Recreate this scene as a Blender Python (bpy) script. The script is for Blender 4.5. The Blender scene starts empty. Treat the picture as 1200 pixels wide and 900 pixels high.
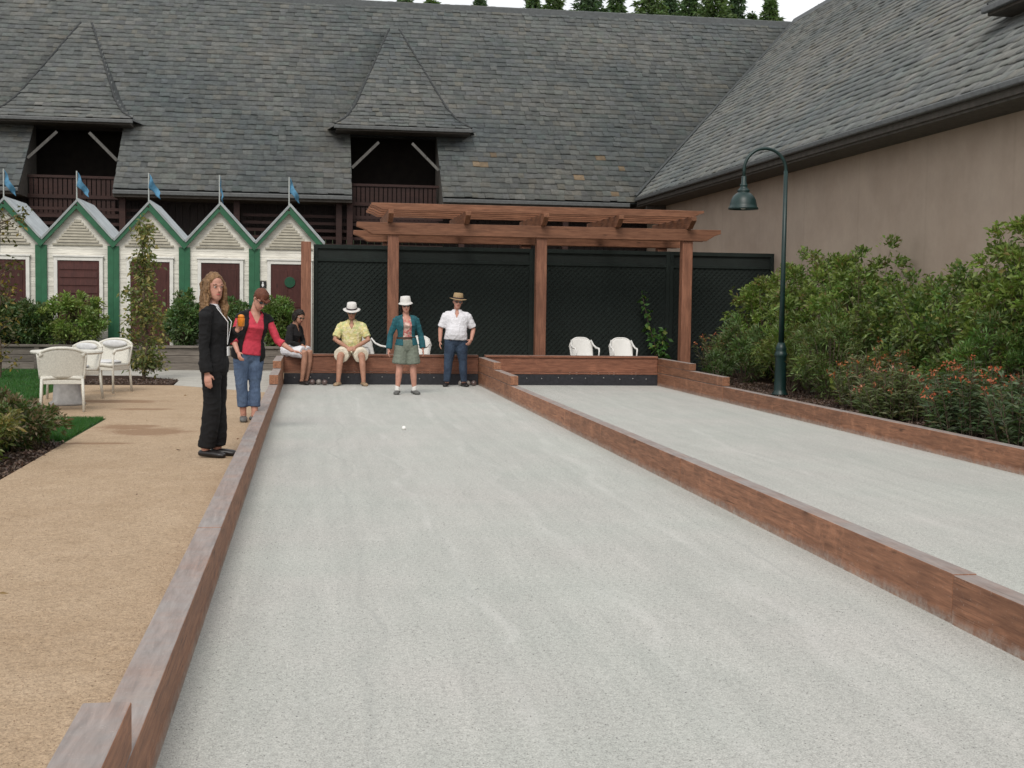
import bpy, bmesh, math, random
import numpy as np
from mathutils import Vector, Matrix, noise as mnoise
R = math.radians
scene = bpy.context.scene
COL = scene.collection
rng = np.random.default_rng(7)
random.seed(7)

# ------------------------------------------------------------------ materials
class NT:
    def __init__(s, name):
        s.m = bpy.data.materials.new(name); s.m.use_nodes = True
        s.t = s.m.node_tree; s.bsdf = s.t.nodes['Principled BSDF']
    def n(s, typ, **kw):
        nd = s.t.nodes.new(typ)
        for k, v in kw.items():
            if k.startswith('_'): setattr(nd, k[1:], v)
            else:
                key = int(k[1:]) if k[0] == 'i' and k[1:].isdigit() else k.replace('__', ' ')
                s.put(nd.inputs[key], v)
        return nd
    def put(s, sock, v):
        if isinstance(v, bpy.types.NodeSocket): s.t.links.new(v, sock)
        elif isinstance(v, bpy.types.Node): s.t.links.new(v.outputs[0], sock)
        else:
            if isinstance(v, (tuple, list)) and len(v) == 3 and sock.type == 'RGBA': v = (*v, 1)
            sock.default_value = v
    def b(s, **kw):
        for k, v in kw.items(): s.put(s.bsdf.inputs[k.replace('__', ' ')], v)
    def pos(s): return s.n('ShaderNodeNewGeometry').outputs['Position']
    def obj(s): return s.n('ShaderNodeTexCoord').outputs['Object']
    def scaled(s, vec, sc):
        return s.n('ShaderNodeVectorMath', _operation='MULTIPLY', i0=vec, i1=sc).outputs[0]
    def noise(s, vec, scale=5., detail=4., rough=.55, dist=0.):
        return s.n('ShaderNodeTexNoise', Vector=vec, Scale=scale, Detail=detail, Roughness=rough, Distortion=dist).outputs['Fac']
    def ramp(s, fac, stops):
        nd = s.n('ShaderNodeValToRGB', Fac=fac); e = nd.color_ramp.elements
        while len(e) < len(stops): e.new(.5)
        for el, (p, c) in zip(e, stops):
            el.position = p
            if isinstance(c, (int, float)): c = (c, c, c)
            el.color = (*c, 1)
        return nd.outputs['Color']
    def mix(s, fac, a, b, mode='MIX'):
        nd = s.n('ShaderNodeMix', _data_type='RGBA', _blend_type=mode)
        s.put(nd.inputs['Factor'], fac); s.put(nd.inputs['A'], a); s.put(nd.inputs['B'], b)
        return nd.outputs['Result']
    def math(s, op, a, b=0., c=0.):
        nd = s.n('ShaderNodeMath', _operation=op); s.put(nd.inputs[0], a); s.put(nd.inputs[1], b); s.put(nd.inputs[2], c)
        return nd.outputs[0]
    def bump(s, h, strength=.3, dist=.01):
        nd = s.n('ShaderNodeBump', Strength=strength, Distance=dist, Height=h); s.b(Normal=nd.outputs['Normal'])
    def attr(s, name='Col'):
        return s.n('ShaderNodeAttribute', _attribute_name=name).outputs['Color']

M = {}
def plain(name, c, rough=.6, var=.12, scale=30., bump=0., metal=0., spec=.4):
    t = NT(name); p = t.obj(); f = t.noise(p, scale, 5)
    lo = tuple(x*(1-var*1.6) for x in c); hi = tuple(min(1, x*(1+var*1.6)) for x in c)
    t.b(Base__Color=t.ramp(f, [(.25, lo), (.75, hi)]), Roughness=rough, Metallic=metal, Specular__IOR__Level=spec)
    if bump: t.bump(f, bump, .005)
    M[name] = t.m; return t

# ---- court gravel
def mat_court():
    t = NT('court_gravel'); p = t.pos()
    big = t.noise(t.scaled(p, (1.2, .22, 1)), 1.1, 5, .6)
    mid = t.noise(t.scaled(p, (3.5, .5, 1)), 1.7, 4, .6)
    rake = t.noise(t.scaled(p, (9., .12, 1)), 1.0, 3, .5)
    cross = t.noise(t.scaled(p, (.25, 2.4, 1)), 1.0, 4, .6)
    fine = t.noise(p, 130., 3, .8); fine2 = t.noise(p, 38., 5, .8)
    base = t.ramp(big, [(.3, (.50, .505, .475)), (.7, (.61, .61, .575))])
    base = t.mix(.55, base, t.ramp(mid, [(.3, (.485, .49, .465)), (.72, (.63, .625, .595))]))
    base = t.mix(.16, base, t.ramp(rake, [(.38, (.47, .48, .46)), (.62, (.64, .635, .605))]))
    base = t.mix(.10, base, t.ramp(cross, [(.4, (.47, .48, .46)), (.66, (.64, .635, .605))]))
    sp = t.ramp(fine, [(.32, .36), (.5, 1.), (.68, 1.38)])
    base = t.mix(.75, base, sp, 'MULTIPLY')
    sp2 = t.ramp(fine2, [(.3, .60), (.52, 1.), (.72, 1.20)])
    base = t.mix(.8, base, sp2, 'MULTIPLY')
    # drag tracks, scuffed patches and faint green-grey damp patches
    sx = t.n('ShaderNodeSeparateXYZ', Vector=p); wob = t.math('MULTIPLY', t.math('SUBTRACT', t.noise(t.scaled(p, (0, .35, 0)), 1., 3), .5), .9)
    for (cx, slope, wd, amt, dark) in ((.28, 0., .012, .26, True), (1.55, .01, .03, .22, False), (.95, -.012, .02, .25, False), (2.75, .004, .010, .26, True), (2.2, .03, .035, .2, False), (4.4, .02, .03, .22, False), (5.6, -.02, .012, .2, True)):
        d = t.math('ABSOLUTE', t.math('SUBTRACT', t.math('ADD', sx.outputs['X'], wob), t.math('ADD', t.math('MULTIPLY', sx.outputs['Y'], slope), cx)))
        k = t.math('MULTIPLY', t.ramp(d, [(wd*.4, 1.), (wd*2.2, 0.)]), t.math('MULTIPLY', t.ramp(mid, [(.35, .1), (.6, 1.)]), amt))
        base = t.mix(k, base, (.33, .34, .33) if dark else (.72, .71, .69))
    scf = t.ramp(t.noise(t.scaled(p, (2.2, 1.2, 1)), 2.6, 7, .75, .6), [(.56, 0.), (.70, 1.)]); base = t.mix(t.math('MULTIPLY', scf, .30), base, (.70, .695, .67))
    scd = t.ramp(t.noise(t.scaled(p, (1.6, 1.0, 1)), 2.1, 7, .75, .8), [(.58, 0.), (.72, 1.)]); base = t.mix(t.math('MULTIPLY', scd, .28), base, (.40, .42, .395))
    tint = t.noise(p, .55, 3); base = t.mix(.5, base, t.ramp(tint, [(.35, (.955, .995, .945)), (.65, (1.03, .995, .965))]), 'MULTIPLY')
    base = t.mix(1., base, (.80, .80, .80), 'MULTIPLY')
    t.b(Base__Color=base, Roughness=.95, Specular__IOR__Level=.15)
    h = t.math('ADD', fine, t.math('MULTIPLY', fine2, 1.5)); h = t.math('ADD', h, t.math('MULTIPLY', mid, 3.))
    t.bump(h, .45, .006)
    M['court'] = t.m
mat_court()
def mat_sand():
    t = NT('decomposed_granite'); p = t.pos()
    big = t.noise(p, .8, 5, .6); mid = t.noise(p, 4.5, 5, .65); fine = t.noise(p, 120., 3, .8); f2 = t.noise(p, 36., 5, .8)
    c = t.ramp(big, [(.3, (.44, .315, .20)), (.7, (.54, .405, .27))])
    c = t.mix(.45, c, t.ramp(mid, [(.3, (.41, .29, .18)), (.7, (.57, .43, .295))]))
    c = t.mix(.8, c, t.ramp(fine, [(.30, .38), (.5, 1.), (.70, 1.34)]), 'MULTIPLY')
    c = t.mix(.8, c, t.ramp(f2, [(.3, .64), (.52, 1.), (.72, 1.16)]), 'MULTIPLY')
    # damp oval stains left on the path
    def spot(cx, cy, rx, ry, soft=.5):
        v = t.n('ShaderNodeVectorMath', _operation='SUBTRACT', i0=p, i1=(cx, cy, 0)).outputs[0]
        v = t.scaled(v, (1/rx, 1/ry, 0)); l = t.n('ShaderNodeVectorMath', _operation='LENGTH', i0=v).outputs['Value']
        l = t.math('ADD', l, t.math('MULTIPLY', t.math('SUBTRACT', mid, .5), .9))
        return t.ramp(l, [(max(0, .72-soft*.3), 1.), (.95, 0.)])
    for a in ((-1.75, 14.35, .55, .55), (-2.05, 14.9, .42, .35), (-2.1, 13.2, .45, .12), (-2.7, 18.6, .8, .35), (-2.2, 17.3, .5, .2)):
        k = t.math('MULTIPLY', spot(*a), .68)
        c = t.mix(k, c, (.26, .15, .085))
    c = t.mix(1., c, (.80, .805, .82), 'MULTIPLY')
    t.b(Base__Color=c, Roughness=.95, Specular__IOR__Level=.15)
    t.bump(t.math('ADD', fine, t.math('ADD', f2, t.math('MULTIPLY', mid, 3.))), .5, .006)
    M['sand'] = t.m
mat_sand()
def mat_ground(name, a, b, sc=8., fine=60., bump=.6, dist=.02):
    t = NT(name); p = t.pos(); f = t.noise(p, sc, 6, .65); g = t.noise(p, fine, 4, .7)
    c = t.ramp(f, [(.3, a), (.7, b)]); c = t.mix(.8, c, t.ramp(g, [(.3, .55), (.55, 1.), (.75, 1.3)]), 'MULTIPLY')
    t.b(Base__Color=c, Roughness=.95, Specular__IOR__Level=.15); t.bump(t.math('ADD', f, g), bump, dist); M[name] = t.m
mat_ground('earth', (.10, .075, .05), (.17, .13, .09))
mat_ground('mulch', (.035, .02, .014), (.085, .05, .034), 25., 120., 1., .03)
mat_ground('turf', (.03, .065, .018), (.05, .10, .028), 5., 150., 1., .02)
mat_ground('concrete', (.36, .345, .31), (.46, .445, .40), 3., 150., .2, .004)
mat_ground('hill', (.03, .045, .02), (.06, .08, .035), .2, 3., .6, .3)

def mat_wood(name, axis, dark, light, top=None, rough=.6, grain=1., bump=.35):
    t = NT(name); p = t.pos(); oi = t.n('ShaderNodeObjectInfo')
    off = t.n('ShaderNodeCombineXYZ', X=t.math('MULTIPLY', oi.outputs['Random'], 37.), Y=t.math('MULTIPLY', oi.outputs['Random'], 91.), Z=0.).outputs[0]
    p = t.n('ShaderNodeVectorMath', _operation='ADD', i0=p, i1=off).outputs[0]
    s = [16., 16., 16.]; s[axis] = 1.7
    g = t.noise(t.scaled(p, tuple(s)), 2.2*grain, 6, .65, .4)
    s2 = [5., 5., 5.]; s2[axis] = 1.1
    k = t.noise(t.scaled(p, tuple(s2)), 1.4, 4, .6)
    knots = t.n('ShaderNodeTexVoronoi', Vector=t.scaled(p, tuple(4.5 if i != axis else 1.5 for i in range(3))), Scale=1.).outputs['Distance']
    c = t.ramp(g, [(.28, dark), (.72, light)])
    s3 = [70., 70., 70.]; s3[axis] = 3.; g2 = t.noise(t.scaled(p, tuple(s3)), 1.3, 3, .7); c = t.mix(.55, c, t.ramp(g2, [(.3, .6), (.55, 1.), (.75, 1.25)]), 'MULTIPLY')
    c = t.mix(.6, c, t.ramp(k, [(.3, .62), (.7, 1.28)]), 'MULTIPLY')
    c = t.mix(.9, c, t.ramp(knots, [(.03, .35), (.11, 1.)]), 'MULTIPLY')
    tint = t.math('ADD', t.math('MULTIPLY', oi.outputs['Random'], .42), .80)
    c = t.mix(1., c, t.n('ShaderNodeCombineColor', Red=tint, Green=tint, Blue=tint).outputs[0], 'MULTIPLY')
    cs = [26., 26., 26.]; cs[axis] = .45; crk = t.noise(t.scaled(p, tuple(cs)), 1., 2, .5)
    c = t.mix(t.math('MULTIPLY', t.ramp(t.math('ABSOLUTE', t.math('SUBTRACT', crk, .5)), [(.004, 1.), (.016, 0.)]), t.math('MULTIPLY', t.ramp(k, [(.5, 0.), (.6, 1.)]), .75)), c, tuple(x*.3 for x in dark))
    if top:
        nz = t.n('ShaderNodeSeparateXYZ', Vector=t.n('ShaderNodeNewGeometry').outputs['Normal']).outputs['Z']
        top_mask = t.math('MULTIPLY', t.ramp(nz, [(.6, 0.), (.9, 1.)]), t.ramp(t.noise(p, 2.1, 5, .7), [(.28, .55), (.6, 1.)]))  # up-facing faces blend unevenly towards the greyer top colour
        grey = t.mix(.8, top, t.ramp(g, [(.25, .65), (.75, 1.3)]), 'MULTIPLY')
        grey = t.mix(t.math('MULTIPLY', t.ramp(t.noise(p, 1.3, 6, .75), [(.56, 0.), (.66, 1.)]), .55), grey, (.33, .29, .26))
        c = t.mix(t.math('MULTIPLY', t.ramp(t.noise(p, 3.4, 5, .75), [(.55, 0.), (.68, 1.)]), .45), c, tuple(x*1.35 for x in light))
        c = t.mix(top_mask, c, grey)
        zz = t.n('ShaderNodeSeparateXYZ', Vector=t.pos()).outputs['Z']      # pale court dust thrown against the foot of the boards
        du = t.math('MULTIPLY', t.ramp(t.math('ADD', zz, t.math('MULTIPLY', t.noise(p, 9., 5, .75), .12)), [(.045, .85), (.125, 0.)]), t.ramp(t.noise(p, 26., 4, .8), [(.38, .25), (.62, 1.)]))
        c = t.mix(du, c, (.44, .41, .37))
        sp = t.ramp(t.noise(p, 48., 3, .8), [(.64, 0.), (.70, 1.)]); c = t.mix(t.math('MULTIPLY', sp, .5), c, (.42, .37, .33))
    t.b(Base__Color=c, Roughness=rough, Specular__IOR__Level=.3); t.bump(g, bump, .004); M[name] = t.m
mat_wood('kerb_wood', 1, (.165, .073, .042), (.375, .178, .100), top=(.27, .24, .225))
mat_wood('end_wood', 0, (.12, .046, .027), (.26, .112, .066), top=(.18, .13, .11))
mat_wood('arbor_x', 0, (0.138, 0.056, 0.030), (0.284, 0.133, 0.075), grain=.8)
mat_wood('arbor_y', 1, (0.129, 0.054, 0.030), (0.258, 0.120, 0.065), grain=.8)
mat_wood('arbor_z', 2, (0.138, 0.056, 0.034), (0.267, 0.124, 0.075), grain=.8)
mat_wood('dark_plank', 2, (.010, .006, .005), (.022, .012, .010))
mat_wood('dark_rail', 0, (.022, .009, .0075), (.048, .02, .015))
mat_wood('grey_brace', 2, (.07, .067, .062), (.12, .115, .105))
mat_wood('white_siding', 0, (.70, .675, .60), (.79, .765, .69), grain=.4, bump=.05)
mat_wood('hut_door', 2, (.045, .014, .012), (.085, .028, .023), bump=.2)
mat_wood('planter_plank', 0, (.10, .085, .07), (.2, .175, .15))

def mat_slate():
    t = NT('slate'); p = t.pos(); a = t.attr()
    f = t.noise(p, 9., 6, .7); g = t.noise(p, 60., 3, .6); big = t.noise(p, .35, 4, .6)
    c = t.mix(.75, a, t.ramp(f, [(.3, .62), (.7, 1.35)]), 'MULTIPLY')
    c = t.mix(.75, c, t.ramp(big, [(.35, (.74, .82, .82)), (.65, (1.22, 1.17, 1.06))]), 'MULTIPLY')
    lich = t.ramp(t.noise(p, 3.2, 6, .75), [(.60, 0.), (.72, 1.)])
    c = t.mix(t.math('MULTIPLY', lich, .35), c, (.17, .165, .13))
    t.b(Base__Color=c, Roughness=.62, Specular__IOR__Level=.4); t.bump(t.math('ADD', f, g), .4, .006); M['slate'] = t.m
mat_slate()
def mat_stucco():
    t = NT('stucco'); p = t.pos()
    a = t.noise(t.scaled(p, (1, 1.1, .14)), 1.3, 6, .65); b = t.noise(p, .5, 5, .6); f = t.noise(p, 70., 4, .7)
    c = t.ramp(b, [(.3, (.385, .300, .236)), (.7, (.45, .362, .290))])
    c = t.mix(.22, c, t.ramp(a, [(.3, .76), (.6, 1.06)]), 'MULTIPLY'); c = t.mix(.5, c, t.ramp(t.noise(p, 1.6, 7, .75), [(.36, .84), (.62, 1.04)]), 'MULTIPLY')
    w = t.n('ShaderNodeSeparateXYZ', Vector=p).outputs['Y']
    seam = t.math('ABSOLUTE', t.math('SUBTRACT', t.math('FRACT', t.math('MULTIPLY', w, .38)), .5))
    c = t.mix(.14, c, t.ramp(seam, [(.003, .6), (.02, 1.)]), 'MULTIPLY')
    t.b(Base__Color=c, Roughness=.9, Specular__IOR__Level=.2); t.bump(f, .3, .006); M['stucco'] = t.m
mat_stucco()
def mat_leaf(name, rough=.45):
    t = NT(name); a = t.attr(); t.b(Base__Color=a, Roughness=rough, Specular__IOR__Level=.35)
    tr = t.n('ShaderNodeBsdfTranslucent', Color=t.mix(1., a, (1.3, 1.5, .6), 'MULTIPLY'))
    ms = t.n('ShaderNodeMixShader', Fac=.25); t.put(ms.inputs[1], t.bsdf.outputs[0]); t.put(ms.inputs[2], tr.outputs[0])
    t.t.links.new(ms.outputs[0], t.t.nodes['Material Output'].inputs['Surface']); M[name] = t.m
mat_leaf('leaf'); mat_leaf('needle', .6)
t = NT('petal'); t.b(Base__Color=t.attr(), Roughness=.5); M['petal'] = t.m
plain('bark', (.09, .065, .045), .9, .3, 40, .6)
plain('vent_cream', (.36, .335, .27), .7, .1, 8); plain('green_paint', (.02, .105, .05), .5, .15, 6)
plain('roof_tin', (.40, .43, .44), .45, .12, 5, metal=.3)
plain('white_trim', (.66, .65, .61), .5, .08, 8)
plain('lamp_green', (.006, .024, .022), .42, .2, 10, spec=.45)
plain('lamp_glass', (.55, .55, .5), .3)
plain('rubber', (.018, .018, .022), .6, .3, 18, .1)
plain('bolt', (.30, .29, .28), .4, .1, metal=.7)
plain('lattice_green', (.0100, .0160, .0138), .9, .2, 9)
plain('lattice_back', (.0100, .0150, .0132), .8, .2, 5)
plain('wicker', (.60, .58, .515), .55, .12, 60, .5)
plain('cushion', (.56, .56, .56), .85, .1, 20, .1)
plain('plastic_white', (.70, .69, .66), .35, .04, 5)
plain('table_base', (.26, .25, .24), .7, .15, 12)
plain('flag_blue', (.07, .20, .32), .75, .2, 14)
plain('pole_white', (.38, .40, .38), .5)
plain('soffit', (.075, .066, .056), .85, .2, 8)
plain('hip_lead', (.022, .024, .024), .6, .2, 8); plain('gutter', (.085, .09, .09), .45, .2, 12, spec=.5)
plain('lead', (.045, .05, .05), .55, .2, 8)
plain('sign_black', (.012, .012, .014), .4, .1); plain('sign_white', (.8, .8, .8), .4, .03)
plain('sign_green', (.006, .065, .03), .4, .1)
plain('ball_dark', (.10, .07, .065), .3, .25, 9, spec=.6); plain('ball_grey', (.2, .18, .16), .35, .25, 14, spec=.6); plain('ball_white', (.8, .8, .76), .4, .03)
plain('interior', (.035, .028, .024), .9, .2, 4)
# people
plain('skin', (.46, .25, .175), .55, .10, 14); plain('skin_tan', (.38, .195, .13), .55, .12, 14); plain('skin_pink', (.48, .245, .18), .55, .12, 14)
plain('black_cloth', (.0042, .0042, .005), .9, .25, 30, .06); plain('dark_cloth', (.010, .009, .010), .9, .25, 30, .06)
plain('red_cloth', (.48, .038, .065), .8, .14, 25, .1); plain('white_cloth', (.66, .65, .68), .85, .05, 20, .1)
plain('yellow_cloth', (.60, .54, .25), .85, .16, 12, .1); plain('cream_cloth', (.66, .60, .48), .85, .08, 20, .1)
plain('teal_cloth', (.012, .085, .105), .8, .2, 25, .12); plain('sage_cloth', (.155, .175, .14), .85, .15, 25, .12)
plain('lip', (.42, .10, .095), .45, .05); plain('eye_white', (.7, .68, .65), .3, .02); plain('iris', (.03, .018, .012), .2, .05); plain('brow', (.06, .035, .02), .9, .2)
plain('shoe_black', (.015, .013, .013), .4, .2); plain('shoe_white', (.7, .69, .66), .6, .08); plain('shoe_tan', (.30, .21, .13), .6, .2); plain('shoe_grey', (.10, .10, .095), .6, .2)
plain('glasses', (.008, .008, .009), .12, .05, spec=.8); plain('orange', (.72, .24, .02), .5, .2); plain('hat_white', (.62, .60, .57), .75, .06, 40, .1)
plain('hat_band', (.04, .025, .03), .7, .1); plain('gold', (.6, .4, .12), .35, .1, metal=.6); plain('belt', (.05, .03, .02), .6, .1)
def mat_denim(name, a, b):
    t = NT(name); p = t.obj(); f = t.noise(p, 7., 4, .6); g = t.noise(t.scaled(p, (1, 1, .3)), 120., 2)
    c = t.mix(.5, t.ramp(f, [(.3, a), (.72, b)]), t.ramp(g, [(.3, .7), (.7, 1.3)]), 'MULTIPLY'); t.b(Base__Color=c, Roughness=.85); t.bump(f, .2, .01); M[name] = t.m
mat_denim('denim', (.035, .06, .115), (.085, .13, .21)); mat_denim('denim_dark', (.012, .022, .045), (.035, .06, .10))
def mat_straw(name, a, b):
    t = NT(name); p = t.obj(); w = t.n('ShaderNodeTexWave', Vector=p, Scale=60., Distortion=2., _bands_direction='Z').outputs['Fac']
    t.b(Base__Color=t.ramp(w, [(.2, a), (.8, b)]), Roughness=.8); t.bump(w, .4, .003); M[name] = t.m
mat_straw('straw', (.24, .16, .08), (.42, .30, .16))
def mat_print(name, cols, scale):
    t = NT(name); p = t.obj(); v = t.n('ShaderNodeTexVoronoi', Vector=p, Scale=scale).outputs['Color']
    s = t.n('ShaderNodeSeparateColor', Color=v).outputs[0]
    nd = t.n('ShaderNodeValToRGB', Fac=s); nd.color_ramp.interpolation = 'CONSTANT'; e = nd.color_ramp.elements
    while len(e) < len(cols): e.new(.5)
    for i, (el, c) in enumerate(zip(e, cols)): el.position = i/len(cols); el.color = (*c, 1)
    f = t.noise(p, 20., 3); t.b(Base__Color=t.mix(.6, nd.outputs[0], t.ramp(f, [(.3, .75), (.7, 1.15)]), 'MULTIPLY'), Roughness=.85); M[name] = t.m
mat_print('pink_print', [(.50, .20, .17), (.62, .44, .38), (.42, .13, .12), (.36, .25, .21), (.55, .28, .24)], 26)
mat_print('yellow_print', [(.62, .56, .26), (.58, .50, .22), (.50, .52, .24), (.68, .60, .36)], 22)
def mat_hair(name, dark, light):
    t = NT(name); p = t.obj(); g = t.noise(t.scaled(p, (1, 1, .16)), 65., 4, .7, .6); k = t.noise(p, 9., 3)
    c = t.mix(.6, t.ramp(g, [(.3, dark), (.7, light)]), t.ramp(k, [(.3, .65), (.7, 1.3)]), 'MULTIPLY'); t.b(Base__Color=c, Roughness=.6, Specular__IOR__Level=.25); t.bump(g, .8, .006); M[name] = t.m
mat_hair('hair_blonde', (.055, .028, .013), (.30, .175, .085)); mat_hair('hair_auburn', (.06, .02, .012), (.17, .06, .032)); mat_hair('hair_dark', (.007, .005, .004), (.02, .013, .01)); mat_hair('hair_grey', (.12, .11, .10), (.3, .28, .26))

# ------------------------------------------------------------------ object helpers
def link(o, parent=None):
    COL.objects.link(o)
    if parent is not None: o.parent = parent
    return o
def tag(o, label=None, cat=None, group=None, kind=None):
    if label: o['label'] = label
    if cat: o['category'] = cat
    if group: o['group'] = group
    if kind: o['kind'] = kind
    return o
def thing(name, label, cat, loc=(0, 0, 0), rz=0., group=None):
    o = bpy.data.objects.new(name, None); o.empty_display_size = .1; link(o)
    o.location = loc; o.rotation_euler = (0, 0, rz); return tag(o, label, cat, group)
def copy_tree(o, parent=None):
    c = o.copy(); link(c, parent)
    for ch in list(o.children): copy_tree(ch, c)
    return c
class MB:
    def __init__(s): s.v = []; s.f = []; s.c = []
    def add(s, vs, fs, col=None):
        b = len(s.v); s.v += [tuple(v) for v in vs]; s.f += [tuple(i+b for i in f) for f in fs]
        s.c += [col or (1, 1, 1)]*len(vs)
    def box(s, x0, x1, y0, y1, z0, z1, col=None):
        v = [(x, y, z) for z in (z0, z1) for y in (y0, y1) for x in (x0, x1)]
        s.add(v, [(0, 2, 3, 1), (4, 5, 7, 6), (0, 1, 5, 4), (2, 6, 7, 3), (0, 4, 6, 2), (1, 3, 7, 5)], col)
    def bar(s, a, b, w, h, up=(0, 0, 1), col=None):
        a, b = Vector(a), Vector(b); d = (b-a).normalized(); u = Vector(up)
        if abs(d.dot(u)) > .98: u = Vector((0, 1, 0))
        r = d.cross(u).normalized(); u = r.cross(d).normalized()
        v = [p+r*(i*w/2)+u*(j*h/2) for p in (a, b) for (i, j) in ((-1, -1), (1, -1), (1, 1), (-1, 1))]
        s.add(v, [(0, 3, 2, 1), (4, 5, 6, 7), (0, 1, 5, 4), (1, 2, 6, 5), (2, 3, 7, 6), (3, 0, 4, 7)], col)
    def prism(s, poly, axis, a, b, col=None):   # poly: 2D points in the two other axes, extruded along axis from a to b
        def p3(p, t):
            if axis == 0: return (t, p[0], p[1])
            if axis == 1: return (p[0], t, p[1])
            return (p[0], p[1], t)
        n = len(poly); vs = [p3(p, a) for p in poly]+[p3(p, b) for p in poly]
        fs = [tuple(range(n))[::-1], tuple(range(n, 2*n))]+[(i, (i+1) % n, n+(i+1) % n, n+i) for i in range(n)]
        s.add(vs, fs, col)
    def tube(s, pts, rs, n=10, col=None, cap=True):
        pts = [Vector(p) for p in pts]
        if isinstance(rs, (int, float)): rs = [rs]*len(pts)
        vs, fs, ref = [], [], None
        for i, p in enumerate(pts):
            d = (pts[min(i+1, len(pts)-1)]-pts[max(i-1, 0)]).normalized()
            if ref is None: ref = Vector((1, 0, 0)) if abs(d.x) < .8 else Vector((0, 1, 0))
            u = (ref-d*ref.dot(d)).normalized(); w = d.cross(u); ref = u
            for k in range(n):
                a = 2*math.pi*k/n; vs.append(p+(u*math.cos(a)+w*math.sin(a))*rs[i])
        for i in range(len(pts)-1):
            for k in range(n): fs.append((i*n+k, i*n+(k+1) % n, (i+1)*n+(k+1) % n, (i+1)*n+k))
        if cap: fs += [tuple(range(n))[::-1], tuple(range((len(pts)-1)*n, len(pts)*n))]
        s.add(vs, fs, col)
    def lathe(s, prof, c=(0, 0, 0), n=24, col=None, sx=1., sy=1.):
        vs, fs = [], []
        for (r, z) in prof:
            for k in range(n):
                a = 2*math.pi*k/n; vs.append((c[0]+r*sx*math.cos(a), c[1]+r*sy*math.sin(a), c[2]+z))
        for i in range(len(prof)-1):
            for k in range(n): fs.append((i*n+k, i*n+(k+1) % n, (i+1)*n+(k+1) % n, (i+1)*n+k))
        fs += [tuple(range(n))[::-1], tuple(range((len(prof)-1)*n, len(prof)*n))]
        s.add(vs, fs, col)
    def ball(s, c, r, n=16, m=10, col=None):
        s.lathe([(max(1e-4, (r[0] if isinstance(r, tuple) else r)*math.sin(math.pi*i/m)), -(r[2] if isinstance(r, tuple) else r)*math.cos(math.pi*i/m)) for i in range(m+1)], c, n, col, 1., (r[1]/r[0] if isinstance(r, tuple) else 1.))
    def build(s, name, m, parent=None, smooth=False, bevel=0., loc=None, fix=True):
        me = bpy.data.meshes.new(name); me.from_pydata(s.v, [], s.f)
        if any(c != (1, 1, 1) for c in s.c):
            ca = me.color_attributes.new('Col', 'FLOAT_COLOR', 'POINT')
            ca.data.foreach_set('color', np.array([(*c, 1) for c in s.c], dtype=np.float32).ravel())
        if fix:
            bm = bmesh.new(); bm.from_mesh(me); bmesh.ops.recalc_face_normals(bm, faces=bm.faces); bm.to_mesh(me); bm.free()
        me.materials.append(M[m] if isinstance(m, str) else m)
        if smooth: me.polygons.foreach_set('use_smooth', [True]*len(me.polygons))
        o = link(bpy.data.objects.new(name, me), parent)
        if loc: o.location = loc
        if bevel:
            b = o.modifiers.new('bevel', 'BEVEL'); b.width = bevel; b.segments = 2; b.limit_method = 'ANGLE'; b.harden_normals = False
        return o
def np_mesh(name, V, F, C, m, parent=None, smooth=False):
    """V (n,3), F (k,m) equal-sized faces, C (n,3)"""
    me = bpy.data.meshes.new(name); V = np.asarray(V, np.float32); F = np.asarray(F, np.int32)
    me.vertices.add(len(V)); me.vertices.foreach_set('co', V.ravel())
    k = F.shape[1]; me.loops.add(F.size); me.loops.foreach_set('vertex_index', F.ravel())
    me.polygons.add(len(F)); me.polygons.foreach_set('loop_start', np.arange(0, F.size, k, dtype=np.int32))
    me.update(calc_edges=True)
    ca = me.color_attributes.new('Col', 'FLOAT_COLOR', 'POINT')
    ca.data.foreach_set('color', np.concatenate([C, np.ones((len(C), 1))], 1).astype(np.float32).ravel())
    me.materials.append(M[m]); me.validate()
    if smooth: me.polygons.foreach_set('use_smooth', [True]*len(me.polygons))
    return link(bpy.data.objects.new(name, me), parent)
def struct(o): o['kind'] = 'structure'; return o
def unit(a): return a/np.maximum(np.linalg.norm(a, axis=-1, keepdims=True), 1e-9)

# ------------------------------------------------------------------ the setting: ground sheets
def sheet(name, poly, z, m, thick=None):
    b = MB()
    if thick: b.prism(poly, 2, z-thick, z)
    else: b.add([(x, y, z) for x, y in poly], [tuple(range(len(poly)))])
    return struct(b.build(name, m))
sheet('ground', [(-300, -60), (300, -60), (300, 400), (-300, 400)], -.06, 'earth')
sheet('court_surface', [(-.515, -4), (3.175, -4), (3.175, 24.36), (-.515, 24.36)], 0, 'court', .05)
sheet('court_surface', [(3.295, -4), (6.725, -4), (6.725, 24.36), (3.295, 24.36)], 0, 'court', .05)
sheet('sand_path', [(-2.43, -4), (-.645, -4), (-.645, 20.4), (-2.28, 22.1), (-4.15, 22.1), (-3.85, 19.2), (-3.85, 17.0), (-3.2, 16.15), (-2.43, 15.95)], .12, 'sand', .1)
sheet('concrete_path', [(-.645, 20.4), (-.645, 27.6), (-4.3, 27.6), (-4.2, 24.7), (-3.2, 24.7), (-2.32, 23.3), (-2.28, 22.1)], .124, 'concrete', .1)
sheet('planting_bed', [(-2.32, 22.1), (-2.32, 23.3), (-3.2, 24.7), (-4.2, 24.7), (-4.15, 22.1)], .128, 'mulch', .1)
sheet('lawn', [(-12, 15.2), (-3.15, 13.35), (-2.43, 13.3), (-2.43, 15.95), (-3.2, 16.15), (-3.85, 17.0), (-3.85, 19.2), (-4.15, 22.1), (-4.2, 24.7), (-4.3, 27.6), (-12, 27.6)], .116, 'turf', .1)
sheet('planting_bed', [(-12, -4), (-2.43, -4), (-2.43, 13.3), (-3.15, 13.35), (-12, 15.2)], .112, 'mulch', .1)
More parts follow.
